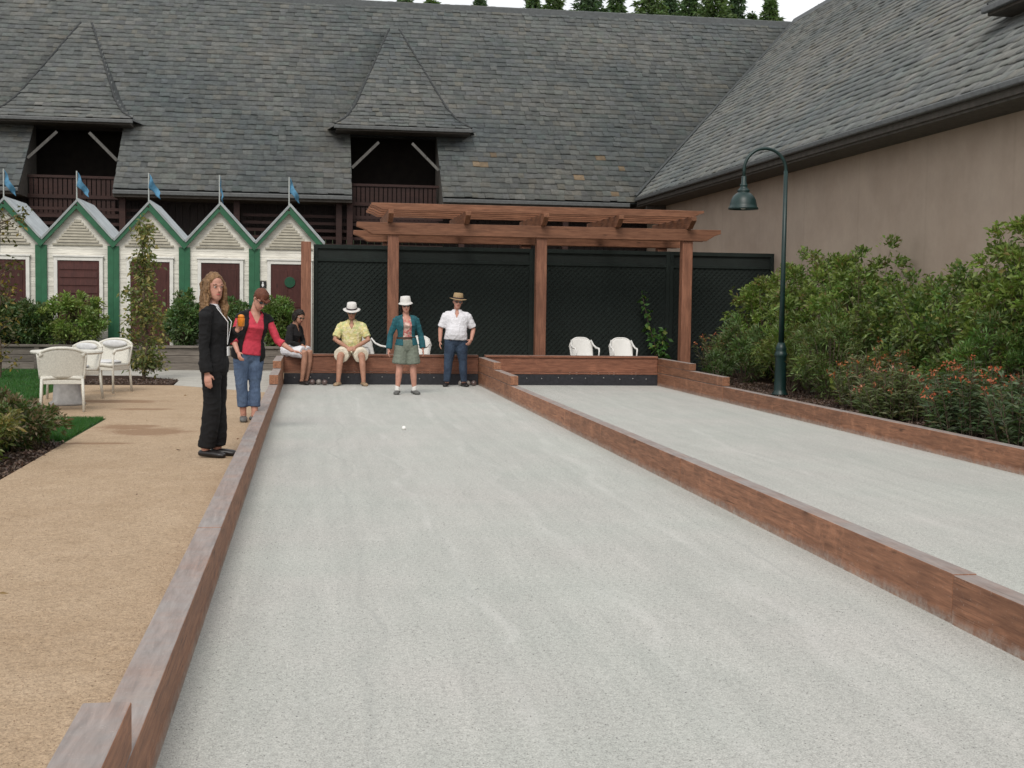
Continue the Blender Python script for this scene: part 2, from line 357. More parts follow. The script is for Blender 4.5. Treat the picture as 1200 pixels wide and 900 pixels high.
sheet('planting_bed', [(6.845, -4), (9.9, -4), (9.9, 26.6), (6.845, 26.6)], .14, 'mulch', .15)
sheet('court_end_path', [(-.645, 24.5), (6.845, 24.5), (6.845, 31), (-.645, 31)], .08, 'sand', .1)
# hill behind the barn
b = MB(); nx, ny = 30, 14
for j in range(ny+1):
    for i in range(nx+1):
        x = -150+300*i/nx; y = 56+150*j/ny; z = -.3+min(26, max(0, (y-56)*.24))+1.2*mnoise.noise((x*.03, y*.04, 0))*min(1, j/3)
        b.v.append((x, y, z)); b.c.append((1, 1, 1))
for j in range(ny):
    for i in range(nx): a = j*(nx+1)+i; b.f.append((a, a+1, a+nx+2, a+nx+1))
struct(b.build('hill', 'hill', smooth=True))

# turf blades
def grass(polys, n, h):
    P = []
    for (x0, x1, y0, y1, k) in polys: P.append(np.stack([rng.uniform(x0, x1, k), rng.uniform(y0, y1, k)], 1))
    P = np.concatenate(P); n = len(P); a = rng.uniform(0, 2*np.pi, n); L = h*rng.uniform(.6, 1.3, n)
    base = np.concatenate([P, np.full((n, 1), .112)], 1); w = np.stack([np.cos(a), np.sin(a), 0*a], 1)*.004
    lean = np.stack([rng.normal(0, .4, n)*L, rng.normal(0, .4, n)*L, L], 1)
    V = np.stack([base-w, base+w, base+lean], 1).reshape(-1, 3); F = np.arange(3*n).reshape(-1, 3)
    c = np.stack([rng.uniform(.025, .055, n), rng.uniform(.085, .155, n), rng.uniform(.015, .035, n)], 1)
    return np_mesh('lawn_grass', V, F, np.repeat(c, 3, 0), 'leaf')
tag(grass([(-3.3, -2.46, 13.45, 15.9, 26000), (-5.0, -3.3, 14.3, 16.2, 14000), (-8.5, -4.2, 17., 26.7, 70000), (-4.2, -3.9, 17.2, 21.5, 5000)], 0, .045), kind='stuff')

# ------------------------------------------------------------------ timber edging
def edging(name, label, x0, x1, m='kerb_wood'):
    t = thing(name, label, 'timber edging', ((x0+x1)/2, 0, 0))
    cx = (x0+x1)/2; w = (x1-x0)/2
    cuts = [-2, 1.1, 5.9, 10.7, 15.5, 20.3, 24.42] if x0 > 0 else [-2, 2.6, 7.55, 12.3, 17.0, 21.2, 24.42]
    for a, c in zip(cuts, cuts[1:]):
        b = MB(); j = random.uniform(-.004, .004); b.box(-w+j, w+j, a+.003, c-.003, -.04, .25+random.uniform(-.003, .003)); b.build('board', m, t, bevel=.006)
    for a, c, z0, z1 in ((20.35, 24.42, .256, .405), (22.25, 24.42, .409, .535), (.2, 3.77, .256, .405), (-1.5, 1.9, .409, .535)):
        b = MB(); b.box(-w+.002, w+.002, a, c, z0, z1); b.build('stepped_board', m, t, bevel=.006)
    return t
edging('timber_edging', 'grey-topped timber edging between tan sand path and court', -.65, -.512)
edging('timber_edging', 'long brown timber divider running between the two bocce courts', 3.172, 3.30)
edging('timber_edging', 'reddish timber edging along the right bed of flowering shrubs', 6.722, 6.85)
def end_board(x0, x1, label):
    t = thing('end_board', label, 'court end board', ((x0+x1)/2, 24.36, 0)); w = (x1-x0)/2
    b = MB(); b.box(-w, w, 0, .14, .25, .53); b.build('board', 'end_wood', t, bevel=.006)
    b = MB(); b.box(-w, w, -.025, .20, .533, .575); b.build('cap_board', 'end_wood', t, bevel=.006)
    b = MB(); b.box(-w, w, -.02, .0, .215, .248); b.build('ledge_strip', 'end_wood', t, bevel=.004)
    b = MB(); b.box(-w, w, -.012, .02, -.03, .21); b.build('rubber_bumper', 'rubber', t, bevel=.003)
    b = MB()
    for i in range(11):
        x = -w+.18+i*(2*w-.36)/10+random.uniform(-.05, .05); b = MB(); b.ball((x, -.016, .13+random.uniform(-.02, .02)), .014, 8, 6); b.build('bolt', 'bolt', t)
end_board(-.508, 3.168, 'reddish timber end board with black bumper behind the standing players')
end_board(3.304, 6.718, 'reddish timber end board with black bumper on the empty right court')

# ------------------------------------------------------------------ arbor over the court end
def arbor():
    t = thing('timber_arbor', 'redwood arbor with heavy posts and notched beams across the court end', 'arbor', (4.54, 25.2, .08))
    X = [1.575-4.54, 4.51-4.54, 7.50-4.54]
    for y, zt in ((0, 2.86), (1.9, 2.80)):
        for x in X:
            b = MB(); h = .105; b.box(x-h, x+h, y-h, y+h, 0 if y else .0, zt); b.build('post', 'arbor_z', t, bevel=.01)
    def tail(x0, x1, y0, y1, z0, z1, name='beam', cut=.30, m='arbor_x'):
        b = MB(); h = z1-z0
        poly = [(x0, z1), (x0, z1-h*.35), (x0+cut*.45, z1-h*.55), (x0+cut, z0), (x1-cut, z0), (x1-cut*.45, z1-h*.55), (x1, z1-h*.35), (x1, z1)]
        b.prism(poly, 1, y0, y1); b.build(name, m, t, bevel=.006)
    xl, xr = .86-4.54, 8.17-4.54
    tail(xl, xr, -.155, -.108, 2.80, 3.03); tail(xl, xr, .108, .155, 2.80, 3.03)
    tail(xl, xr, 1.745, 1.792, 2.74, 2.97); tail(xl, xr, 2.008, 2.055, 2.74, 2.97)
    for x in [1.50-4.54, 2.99-4.54, 4.52-4.54, 6.02-4.54, 7.50-4.54]:
        b = MB(); z0, z1 = 3.034, 3.26; h = z1-z0; c = .26; y0, y1 = -.50, 2.5
        poly = [(y0, z1), (y0, z1-h*.35), (y0+c, z0), (y1-c, z0), (y1, z1-h*.35), (y1, z1)]
        b.prism(poly, 0, x-.05, x+.05); b.build('rafter', 'arbor_y', t, bevel=.006)
    for y in (-.2, .35, .9, 1.45, 2.0):
        tail(1.13-4.54, 7.78-4.54, y-.045, y+.045, 3.264, 3.40, 'purlin', .22)
arbor()

# ------------------------------------------------------------------ lattice screen
def lattice(x0, x1, z0, z1, y, label):
    w = (x1-x0)/2; t = thing('lattice_panel', label, 'lattice panel', ((x0+x1)/2, y, z0), 0, 'dark lattice panels behind the arbor'); H = z1-z0
    b = MB(); b.box(-w, w, .013, .04, 0, H); b.build('backing', 'lattice_back', t)
    b = MB()
    for x in (-w, w-.08): b.box(x, x+.08, -.03, .02, 0, H)
    b.box(-w+.08, w-.08, -.03, .02, H-.08, H); b.box(-w+.08, w-.08, -.03, .02, 0, .08); b.box(-w+.08, w-.08, -.03, .02, H-.34, H-.28)
    b.build('frame', 'lattice_green', t, bevel=.004)
    b = MB(); a0, a1, c0, c1 = -w+.08, w-.08, .08, H-.34; st = .112
    for sgn, yy in ((1, -.003), (-1, .005)):
        k = -(c1-c0)
        while k < (a1-a0):
            if sgn > 0: p = [(a0+max(k, 0), c0+max(-k, 0)), None]; q = min(a1-a0-k, c1-c0); p[1] = (a0+k+q, c0+q)
            else: p = [(a1-max(k, 0), c0+max(-k, 0)), None]; q = min(a1-a0-k, c1-c0); p[1] = (a1-k-q, c0+q)
            if abs(p[1][0]-p[0][0]) > .03: b.bar((p[0][0], yy, p[0][1]), (p[1][0], yy, p[1][1]), .034, .007, (0, 1, 0))
            k += st
    b.build('lattice', 'lattice_green', t)
lattice(.04, 1.628, .08, 2.72, 26.5, 'narrow dark green lattice panel behind the seated man in yellow')
lattice(1.632, 4.578, .08, 2.72, 26.5, 'dark green lattice panel behind the two standing players')
lattice(4.582, 7.528, .08, 2.72, 26.5, 'dark green lattice panel behind the pair of white plastic chairs')
lattice(7.532, 9.84, .08, 2.72, 26.5, 'dark green lattice panel partly hidden by the right shrubs')
b = MB(); b.box(-.10, .10, -.10, .10, 0, 2.66)
tag(b.build('fence_post', 'arbor_z', bevel=.008, loc=(-.11, 26.3, .1)), 'bare redwood post ending the lattice screen beside the last cabin', 'post')

# ------------------------------------------------------------------ slate roofs
SL = np.array([(.135, .138, .135), (.118, .125, .124), (.152, .150, .142), (.13, .132, .138), (.138, .148, .140), (.16, .150, .132), (.108, .112, .115), (.175, .172, .165), (.17, .158, .132), (.122, .14, .132)])*np.array((1.02, 1.045, 1.075))
SLP = np.array([.2, .17, .14, .12, .12, .07, .09, .05, .01, .03])
def slates(rows, name, parent, warm=None, holes=()):
    """rows: list of (origin, along(unit), up(unit), normal, u0, u1, length, tint)"""
    V, F, C = [], [], []; nb = 0
    for (o, al, up, nn, u0, u1, L, mask) in rows:
        o, al, up, nn = map(np.array, (o, al, up, nn)); u = u0+rng.uniform(-.25, 0)
        while u < u1:
            w = rng.uniform(.16, .31); a, c = max(u, u0), min(u+w, u1)
            if holes:
                for (h0, h1, top) in holes:
                    if o[1] < top:
                        if a < h0 < c: c = h0
                        elif a < h1 < c: a = h1
            if c-a > .03 and (mask is None or mask((a+c)/2)):
                th = rng.uniform(.014, .028); j = rng.normal(0, .012); lift = rng.uniform(.020, .040)
                g = .0015
                lo = o+up*j+nn*lift; hi = o+up*(L*1.25)+nn*.002; yaw = rng.normal(0, .006)
                p = [lo+al*(a+g), lo+al*(c-g)+up*yaw, hi+al*(c-g), hi+al*(a+g)]
                q = [x+nn*th for x in p]
                V += p+q; k = rng.choice(len(SL), p=SLP); col = (SL[k]*.6+SL.mean(0)*.4)*rng.uniform(.84, 1.16)
                if warm is not None:
                    pm = o+al*(a+c)/2
                    if rng.random() < warm(pm): col = np.array((.27, .20, .135))*rng.uniform(.7, 1.2)
                C += [col]*8
                F += [(nb+4, nb+5, nb+6, nb+7), (nb, nb+1, nb+5, nb+4), (nb+1, nb+2, nb+6, nb+5), (nb+3, nb+7, nb+4, nb), (nb+3, nb+2, nb+1, nb)][:4]
                nb += 8
            u += w
    return np_mesh(name, V, F, np.array(C), 'slate', parent)
PITCH = .93; ct = 1/math.hypot(1, PITCH); stt = PITCH*ct; ZE = 4.50; EXPO = .24
def main_roof(parent, holes, valley, ulo, uhi, warm=None):
    """local frame: eave along +x at y=0, roof climbs towards +y; valley(u, d) keeps slates"""
    run = 7.42/ct; rows = []; n = int(run/EXPO)
    up = (0, ct, stt); nn = (0, -stt, ct)
    for r in range(n+1):
        s = r*EXPO; d = s*ct; o = (0, d, s*stt)
        def mask(u, d=d):
            if not valley(u, d): return False
            return not any(a < u < c and d < top for (a, c, top) in holes)
        rows.append((o, (1, 0, 0), up, nn, ulo, uhi, EXPO, mask))
    return slates(rows, 'slate_roof', parent, warm, holes)
HOOD_BASE = [(0., 0.), (.55, .30), (1.15, .72), (4.8, 3.72)]   # (distance back, rise) from the hood eave to its apex
def hood(parent, cx, hw, y0, z0, top=1.):
    HOODS_PROF = HOOD_BASE[:-1]+[(1.15+(4.8-1.15)*top, .72+(3.72-.72)*top)]
    t = MB()
    # curved front: half width against profile
    def prof(s):                         # s in 0..1 along the profile
        L = [0]
        for (a, b2), (c, d) in zip(HOODS_PROF, HOODS_PROF[1:]): L.append(L[-1]+math.hypot(c-a, d-b2))
        q = s*L[-1]
        for i in range(len(L)-1):
            if q <= L[i+1]+1e-9:
                f = (q-L[i])/(L[i+1]-L[i]); a, c = HOODS_PROF[i], HOODS_PROF[i+1]
                e = math.hypot(c[0]-a[0], c[1]-a[1]); return a[0]+(c[0]-a[0])*f, a[1]+(c[1]-a[1])*f, (c[0]-a[0])/e, (c[1]-a[1])/e, L[-1]
    def half(s):
        # flared foot, near straight above
        return hw*float(np.interp(s, [0, .04, .09, .22, 1.], [1., .92, .83, .69, .085]))
    rows = []; n = int(prof(1)[4]/EXPO)
    ring = []
    for r in range(n):
        s = r/n; y, z, dy, dz, _ = prof(s); w0 = half(s); 
        rows.append(((cx, y0+y, z0+z), (1, 0, 0), (0, dy, dz), (0, -dz, dy), -w0, w0, EXPO, None))
    b = MB(); K = 24
    pl = []
    for i in range(K+1):
        s = i/K; y, z, dy, dz, _ = prof(s); pl.append((half(s), y0+y, z0+z-.015))
    for i in range(K):
        (w0, ya, za), (w1, yb, zb) = pl[i], pl[i+1]
        b.add([(cx-w0, ya, za), (cx+w0, ya, za), (cx+w1, yb, zb), (cx-w1, yb, zb)], [(0, 1, 2, 3)])
        for sg in (-1, 1):                # the side slopes run back and down to the main roof
            f0, f1 = .22*(1-i/K), .22*(1-(i+1)/K)      # where the side meets the main roof plane
            b.add([(cx+sg*w0, ya, za), (cx+sg*(w0+f0), max(ya, za/PITCH), za), (cx+sg*(w1+f1), max(yb, zb/PITCH), zb), (cx+sg*w1, yb, zb)], [(0, 1, 2, 3)])
    b.build('hood_side', 'lead', parent)
    for sg in (-1, 1):
        e = MB(); e.tube([(cx+sg*w, y-.01, z+.055) for (w, y, z) in pl], .032, 8); e.build('hip_ridge', 'hip_lead', parent, smooth=True)
    e = MB(); e.box(cx-hw-.03, cx+hw+.03, y0-.10, y0-.02, z0-.10, z0+.0); e.build('hood_gutter', 'gutter', parent, bevel=.015)
    e = MB(); e.box(cx-hw*.98, cx+hw*.98, y0-.017, y0+1.6, z0-.14, z0-.05); e.build('hood_soffit', 'soffit', parent)
    slates(rows, 'hood_slates', parent)
ZE0, YE0 = 0., 0.

# back barn, local frame at (0, 36, 4.5)
barn = thing('slate_roof_barn', 'long dark slate-roofed barn with two hooded loft openings behind the cabins', 'barn', (0, 36, ZE))
OPEN = [(-7.72, -5.30), (1.10, 3.62)]
def warm_back(p):
    d = np.array(p)
    if d[1] < 1.6 and 3.6 < d[0] < 9.5: return .035
    if 5 < d[0] < 12 and d[1] < 5: return 0.
    return 0.
main_roof(barn, [(a, c, 2.05) for a, c in OPEN], lambda u, d: u < 9.22+d+.1, -24, 17.5, warm_back)
b = MB()
xs = [-24]+[v for o in OPEN for v in o]+[9.2]
def plane(b, x0, x1, d0, d1, dz=-.03, x1b=None):
    b.add([(x0, d0, d0*PITCH+dz), (x1, d0, d0*PITCH+dz), (x1b if x1b else x1, d1, d1*PITCH+dz), (x0, d1, d1*PITCH+dz)], [(0, 1, 2, 3)])
plane(b, -24, 9.25+2.05, 2.05, 7.42, x1b=16.65)
for a, c in ((-24, OPEN[0][0]), (OPEN[0][1], OPEN[1][0]), (OPEN[1][1], 9.2)): plane(b, a, c, 0, 2.05, x1b=(11.25 if c == 9.2 else None))
b.add([(-24, 7.42, 7.42*PITCH-.03), (16.65, 7.42, 7.42*PITCH-.03), (16.65, 15, -.2), (-24, 15, -.2)], [(0, 1, 2, 3)])
b.build('roof_deck', 'lead', barn)
b = MB(); b.prism([(7.24, 6.76), (7.42, 6.93+.10), (7.6, 6.76), (7.42, 6.80)], 0, -24, 16.7); b.build('ridge_cap', 'lead', barn)
for i, (a, c) in enumerate(((-24, OPEN[0][0]), (OPEN[0][1], OPEN[1][0]), (OPEN[1][1], 9.0))):
    b = MB(); b.box(a, c, -.09, -.01, -.13, -.02); b.build('gutter', 'gutter', barn, bevel=.015)
    b = MB(); b.box(a, c, -.008, 1.4, -.2, -.05); b.build('soffit', 'soffit', barn)
# loft interiors
for a, c in OPEN:
    for q, (x0, x1) in enumerate(((a-.1, a-.003), (c+.003, c+.1))):
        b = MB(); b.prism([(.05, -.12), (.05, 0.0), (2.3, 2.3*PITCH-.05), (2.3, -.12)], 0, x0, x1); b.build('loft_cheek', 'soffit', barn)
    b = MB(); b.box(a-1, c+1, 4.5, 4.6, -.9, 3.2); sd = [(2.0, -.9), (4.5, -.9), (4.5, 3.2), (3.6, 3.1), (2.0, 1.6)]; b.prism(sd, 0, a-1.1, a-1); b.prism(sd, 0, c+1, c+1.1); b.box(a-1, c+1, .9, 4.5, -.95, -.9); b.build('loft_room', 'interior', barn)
    b = MB(); x = a+.04
    while x < c-.08: b.box(x, x+.1, 1.10, 1.13, -.62, .36); x += .128
    b.box(a, c, 1.06, 1.16, .36, .43); b.box(a, c, 1.06, 1.16, -.66, -.6); b.box(a, c, 1.05, 1.09, -.2, -.1); b.build('balcony_rail', 'dark_rail', barn)
    for p, q in (((a+.02, 1.0, .86), (a+.78, 1.12, 1.62)), ((c-.02, 1.0, .86), (c-.78, 1.12, 1.62))):
        b = MB(); b.bar(p, q, .075, .075); b.build('brace', 'grey_brace', barn)
hood(barn, -6.90, 1.95, 1.2, 2.02, .92)
hood(barn, 2.60, 1.96, 1.2, 2.08)
# barn wall under the eave: dark planks, posts and slatted stair rail
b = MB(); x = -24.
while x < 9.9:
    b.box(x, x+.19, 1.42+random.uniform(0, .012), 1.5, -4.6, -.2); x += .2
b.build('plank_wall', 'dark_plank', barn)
for x in (-8.4, -5.1, -2.05, .75, 1.05, 4.2, 7.2):
    b = MB(); b.box(x-.08, x+.08, .3, .46, -4.6, -.2); b.build('porch_post', 'dark_rail', barn)
b = MB()
for i in range(9): b.box(-1.9, 3.7, .62, .68, -2.2+i*.2, -2.12+i*.2)
for i in range(7): b.box(-8.9, -4.2, .62, .68, -1.75+i*.2, -1.67+i*.2)
b.build('porch_rail', 'dark_rail', barn)

# right wing: the same roof turned so that its eave runs along Y
wing = thing('slate_roof_wing', 'tan stucco barn wing with sweeping slate roof along the right bed', 'barn wing', (9.22, 36, ZE+.13), R(90))
# local x -> world +y (x=0 is Y=36), local y -> world -x ; so mirror with negative pitch direction below
wing.rotation_euler = (0, 0, R(-90))   # local x -> world -y, local y -> world +x
main_roof(wing, [], lambda u, d: u > -d-.1, -8, 36, None)
b = MB(); b.add([(0, 0, -.03), (36, 0, -.03), (36, 7.42, 7.42*PITCH-.03), (-7.42, 7.42, 7.42*PITCH-.03)], [(0, 1, 2, 3)])
b.add([(-7.42, 7.42, 7.42*PITCH-.03), (36, 7.42, 7.42*PITCH-.03), (36, 15, -.2), (-7.42, 15, -.2)], [(0, 1, 2, 3)]); b.build('roof_deck', 'lead', wing)
b = MB(); b.prism([(7.24, 6.76), (7.42, 7.03), (7.6, 6.76), (7.42, 6.80)], 0, -7.5, 36); b.build('ridge_cap', 'lead', wing)
b = MB(); b.tube([(.06, -.06, .06), (-7.5, 7.5, 7.5*PITCH+.05)], .05, 6); b.build('valley_flashing', 'lead', wing)
b = MB(); b.box(.1, 36, -.11, -.02, -.10, .0); b.build('gutter', 'gutter', wing, bevel=.02)
b = MB(); b.box(.05, 36, -.014, .03, -.20, -.045); b.build('fascia', 'soffit', wing)
b = MB(); b.box(-.9, 36, .032, .70, -.24, -.13); b.build('soffit', 'soffit', wing)
b = MB(); b.box(.6, .7, .1, .66, -.42, -.242); b.box(.62, .68, .2, .64, -.6, -.42); b.build('eave_bracket', 'soffit', wing)
b = MB(); b.box(-1.4, 36, .68, 1.0, -4.6, -.17); b.build('stucco_wall', 'stucco', wing)
hood(wing, 19.0, 1.95, 1.2, 1.66)

# ------------------------------------------------------------------ cabins
def make_cabin(x, kind, label):
    y = 28.0; t = thing('beach_cabin', label, 'cabin', (x, y, .12), 0, 'row of white cabins with green trim'); w = .7262; D = 1.9
    b = MB(); ze, zp = 2.56, 3.36
    n = 26; hgt = ze/n
    for i in range(n): b.prism([(0, i*hgt), (0, (i+1)*hgt), (-.006, (i+1)*hgt), (-.0105, i*hgt+.002)], 0, -w+.11, w-.11)   # lapped siding
    b.box(-w+.02, w-.02, .002, D, 0, ze); b.prism([(-w+.02, ze), (w-.02, ze), (0, zp)], 1, .002, D)
    b.build('wall', 'white_siding', t)
    b = MB(); dw = .40 if kind != 'hatch' else .42; dz0 = .35 if kind == 'door' else .98
    b.box(-dw+.02, dw+.02, -.05, -.022, dz0, 2.22)
    for k in range(7 if kind == 'hatch' else 1):
        if kind == 'hatch': z = dz0+.06+k*.165; b.prism([(-.05, z), (-.05, z+.13), (-.062, z+.005)], 0, -dw+.06, dw-.02)
        else:
            for (z0, z1) in ((.5, 1.15), (1.3, 2.1)):
                for (p, q) in ((-dw+.09, -.03), (.07, dw-.05)): b.box(p, q, -.06, -.049, z0, z1)
    d = b.build('door' if kind == 'door' else 'shutter', 'hut_door', t, bevel=.004)
    if kind == 'door':
        h = MB(); h.ball((dw-.04, -.085, 1.2), .028, 10, 6); h.build('door_knob', 'gold', d)
    b = MB(); f = .075
    b.box(-dw-f+.02, -dw+.018, -.07, -.021, dz0-.05, 2.22+f); b.box(dw+.022, dw+f+.02, -.07, -.021, dz0-.05, 2.22+f); b.box(-dw+.018, dw+.022, -.07, -.021, 2.222, 2.22+f); b.box(-dw-f, dw+f+.04, -.09, -.02, 2.22+f+.002, 2.22+f+.035)
    b.build('door_frame', 'white_trim', t, bevel=.004)
    # gable louvre
    b = MB()
    for k in range(8):
        z = 2.60+k*.06; hw_ = (3.10-z)*.84
        if hw_ > .04: b.prism([(-.008, z), (-.008, z+.056), (-.018, z+.056), (-.036, z+.004)], 0, -hw_, hw_)
    b.box(-.5, .5, -.045, -.008, 2.54, 2.575); b.build('gable_vent', 'vent_cream', t)
    # green boards
    for sg in (-1, 1):
        b = MB(); b.box(min(sg*w, sg*(w-.115)), max(sg*w, sg*(w-.115)), -.07, .0, 0, ze-.02); b.build('corner_board', 'green_paint', t, bevel=.004)
        b = MB(); b.prism([(sg*(w-.001), ze-.06), (sg*(w-.001), ze+.11), (sg*.0005, zp+.115), (sg*.0005, zp-.06)], 1, -.13, -.085); b.build('bargeboard', 'green_paint', t)
        b = MB(); n = 18
        p0, p1 = Vector((sg*.7262, 0, ze+.115)), Vector((0, 0, zp+.125)); nrm = Vector((sg*(zp-ze), 0, .715)).normalized()
        vs = []
        for yy in np.linspace(-.16, D, 40):
            k = .008*(1 if int(round((yy+.16)/.0529)) % 2 else -1)
            vs += [(p0.x+nrm.x*k, yy, p0.z+nrm.z*k), (p1.x, yy, p1.z+nrm.z*k)]
        for i in range(39): b.f.append((2*i, 2*i+1, 2*i+3, 2*i+2))
        b.v = vs; b.c = [(1, 1, 1)]*len(vs); r = b.build('roof_sheet', 'roof_tin', t, fix=False)
        so = r.modifiers.new('thick', 'SOLIDIFY'); so.thickness = .042; so.offset = -1
    b = MB(); b.lathe([(.018, 0), (.035, .03), (.018, .06)], (0, -.108, zp-.02), 10); b.build('finial', 'dark_rail', t)
    pl = MB(); pl.tube([(0, -.06, zp+.08), (0, -.06, zp+.72)], .014, 8); p = pl.build('flagpole', 'pole_white', t)
    # limp pennant
    V, F = [], []; nu, nv = 12, 8; sw = random.uniform(.05, .34)
    for j in range(nv+1):
        for i in range(nu+1):
            u, v = i/nu, j/nv; z = zp+.70-.30*v*(1-u*.55)-.42*u*(1.15-sw); xx = .014+sw*u*1.1+.012*math.sin(9*u+5*v)
            V.append((xx, -.06+.045*math.sin(7*u+2.2*v+x), z))
    for j in range(nv):
        for i in range(nu): a = j*(nu+1)+i; F.append((a, a+1, a+nu+2, a+nu+1))
    b = MB(); b.add(V, F); fl = b.build('pennant', 'flag_blue', p, smooth=True); so = fl.modifiers.new('thick', 'SOLIDIFY'); so.thickness = .004
    return t
CX = [-7.74, -6.29, -4.838, -3.385, -1.933, -.48]
LAB = ['white cabin cut off by the left picture edge', 'white cabin second from the left end, behind the thin sapling', 'white cabin with maroon shutter above the dense clipped bush', 'white cabin behind the leafy climbing tree by the chairs',
       'white cabin whose maroon door is behind the woman in black', 'last white cabin beside redwood post, black sign by its door']
for i in range(1, 6): make_cabin(CX[i], 'hatch' if i == 2 else 'door', LAB[i])
b = MB(); b.box(0, 2.3, 0, 3, 0, 2.60); b.box(-.02, 2.36, -.06, 3.05, 2.603, 2.68)
tag(b.build('flat_shed', 'white_trim', loc=(.25, 28.3, .1)), 'pale flat-roofed shed just showing above the narrow lattice panel', 'shed')
# signs
s = thing('restroom_sign', 'small black square restroom sign with white figure on last cabin wall', 'sign', (-1.03, 27.965, 1.83))
b = MB(); b.box(-.075, .075, 0, .012, 0, .15); b.build('plate', 'sign_black', s, bevel=.002)
b = MB(); b.lathe([(.0135, -.003), (.0135, .003)], (0, 0, 0), 12); b.v = [(v[0], -.004+v[2], .118+v[1]) for v in b.v]
b.prism([(-.012, .10), (.012, .10), (.030, .052), (.013, .052), (.011, .022), (-.011, .022), (-.013, .052), (-.030, .052)], 1, -.007, -.001); b.build('figure_symbol', 'sign_white', s)
b = MB(); b.lathe([(.115, -.006), (.115, .006)], (0, 0, 0), 28); b.v = [(v[0], v[2], v[1]) for v in b.v]
tag(b.build('door_sign', 'sign_green', loc=(-.46, 27.928, 1.96), bevel=.002), 'round green disc sign on the last cabin door', 'sign')
# planter wall in front of the cabins
def planter(x0, x1, label):
    t = thing('planter_wall', label, 'planter', ((x0+x1)/2, 26.8, .12)); w = (x1-x0)/2
    for k in range(3):
        b = MB(); b.box(-w, w, 0, .07, k*.15, k*.15+.143); b.build('plank', 'planter_plank', t, bevel=.006)
    b = MB(); b.box(-w-.02, w+.02, -.05, .14, .452, .50); b.build('coping', 'planter_plank', t, bevel=.008)
    n = max(2, int(2*w/1.0))
    for i in range(n+1):
        x = -w+2*w*i/n; b = MB(); b.box(x-.05, x+.05, -.035, -.002, 0, .45); b.build('stake', 'planter_plank', t, bevel=.004)
    b = MB(); b.box(-w, w, .072, 1.1, 0, .42); b.build('soil', 'mulch', t)
planter(-3.30, -.62, 'low weathered plank planter behind the two women on the path')
planter(-9.5, -3.40, 'low weathered plank planter beyond the white wicker chairs')

# ------------------------------------------------------------------ plants
def leaf_cloud(P, D, L, W, C, name, m, parent, droop=.25):
    """P base points, D directions, L lengths, W widths, C colours -> folded diamond leaves"""
    n = len(P); D = unit(D); r = unit(np.cross(D, rng.normal(size=(n, 3)))); nn = np.cross(r, D)
    tip = P+D*L[:, None]; tip[:, 2] -= droop*L*rng.uniform(.2, 1, n); mid = P+D*(L*.5)[:, None]
    a = mid+r*(W/2)[:, None]+nn*(W*.18)[:, None]; c = mid-r*(W/2)[:, None]+nn*(W*.18)[:, None]
    V = np.stack([P, a, tip, c], 1).reshape(-1, 3); k = np.arange(n)*4
    F = np.concatenate([np.stack([k, k+1, k+2], 1), np.stack([k, k+2, k+3], 1)]); return np_mesh(name, V, F, np.repeat(C, 4, 0), m, parent)
def leaf_cols(n, base, var=.28, alt=None, pa=0.):
    c = np.array(base)[None]*rng.uniform(1-var, 1+var, (n, 1))*rng.uniform(.9, 1.1, (n, 3))
    if alt is not None:
        k = rng.random(n) < pa; c[k] = np.array(alt)[None]*rng.uniform(.75, 1.25, (k.sum(), 1))
    return c
def shrub(name, label, cat, loc, rad, h, nclump, per, L, W, col, alt=None, pa=.1, group=None, upright=.6, base=.12, lump=.16, flowers=None, tipcol=None, hc=.2):
    t = thing(name, label, cat, loc, 0, group); rx, ry = rad
    n = nclump; u = rng.normal(size=(n, 3)); u = unit(u)*(rng.uniform(.25, 1, (n, 1))**.45)
    cl = u*np.array([rx, ry, h*.52]); cl[:, 2] = base+h*.5+cl[:, 2]; cl[:, 2] = np.maximum(cl[:, 2], .05)
    cl *= 1+rng.normal(0, .07, (n, 1)); st = MB()
    for c in cl[rng.permutation(n)[:max(6, n//3)]]:
        p0 = (c[0]*.12+rng.normal(0, .03), c[1]*.12+rng.normal(0, .03), 0); st.tube([p0, (c[0]*.6, c[1]*.6, c[2]*.55), tuple(c)], [.012, .008, .003], 5)
    st.build('stem', 'bark', t)
    m = n*per; ci = np.repeat(cl, per, 0); tw = unit(np.repeat(u, per, 0)*.8+np.array([0, 0, upright])+rng.normal(0, .55, (m, 3)))
    rr = rng.uniform(0, 1, m)**.6*lump; P = ci+tw*rr[:, None]; D = tw+rng.normal(0, .55, (m, 3)); D[:, 2] += .1
    cb = leaf_cols(n, (1, 1, 1), hc); C = leaf_cols(m, col, .22, alt, pa)*np.repeat(cb, per, 0)
    if tipcol is not None:
        k = (rr > lump*.72) & (rng.random(m) < .6); C[k] = np.array(tipcol)[None]*rng.uniform(.75, 1.25, (k.sum(), 1))
    leaf_cloud(P, D, L*rng.uniform(.45, 1.4, m), W*rng.uniform(.55, 1.3, m), C, 'foliage', 'leaf', t)
    return t, cl
G1, G2, G3 = (.125, .188, .044), (.10, .152, .042), (.155, .22, .048)
GR = 'glossy shrubs against the stucco wall'
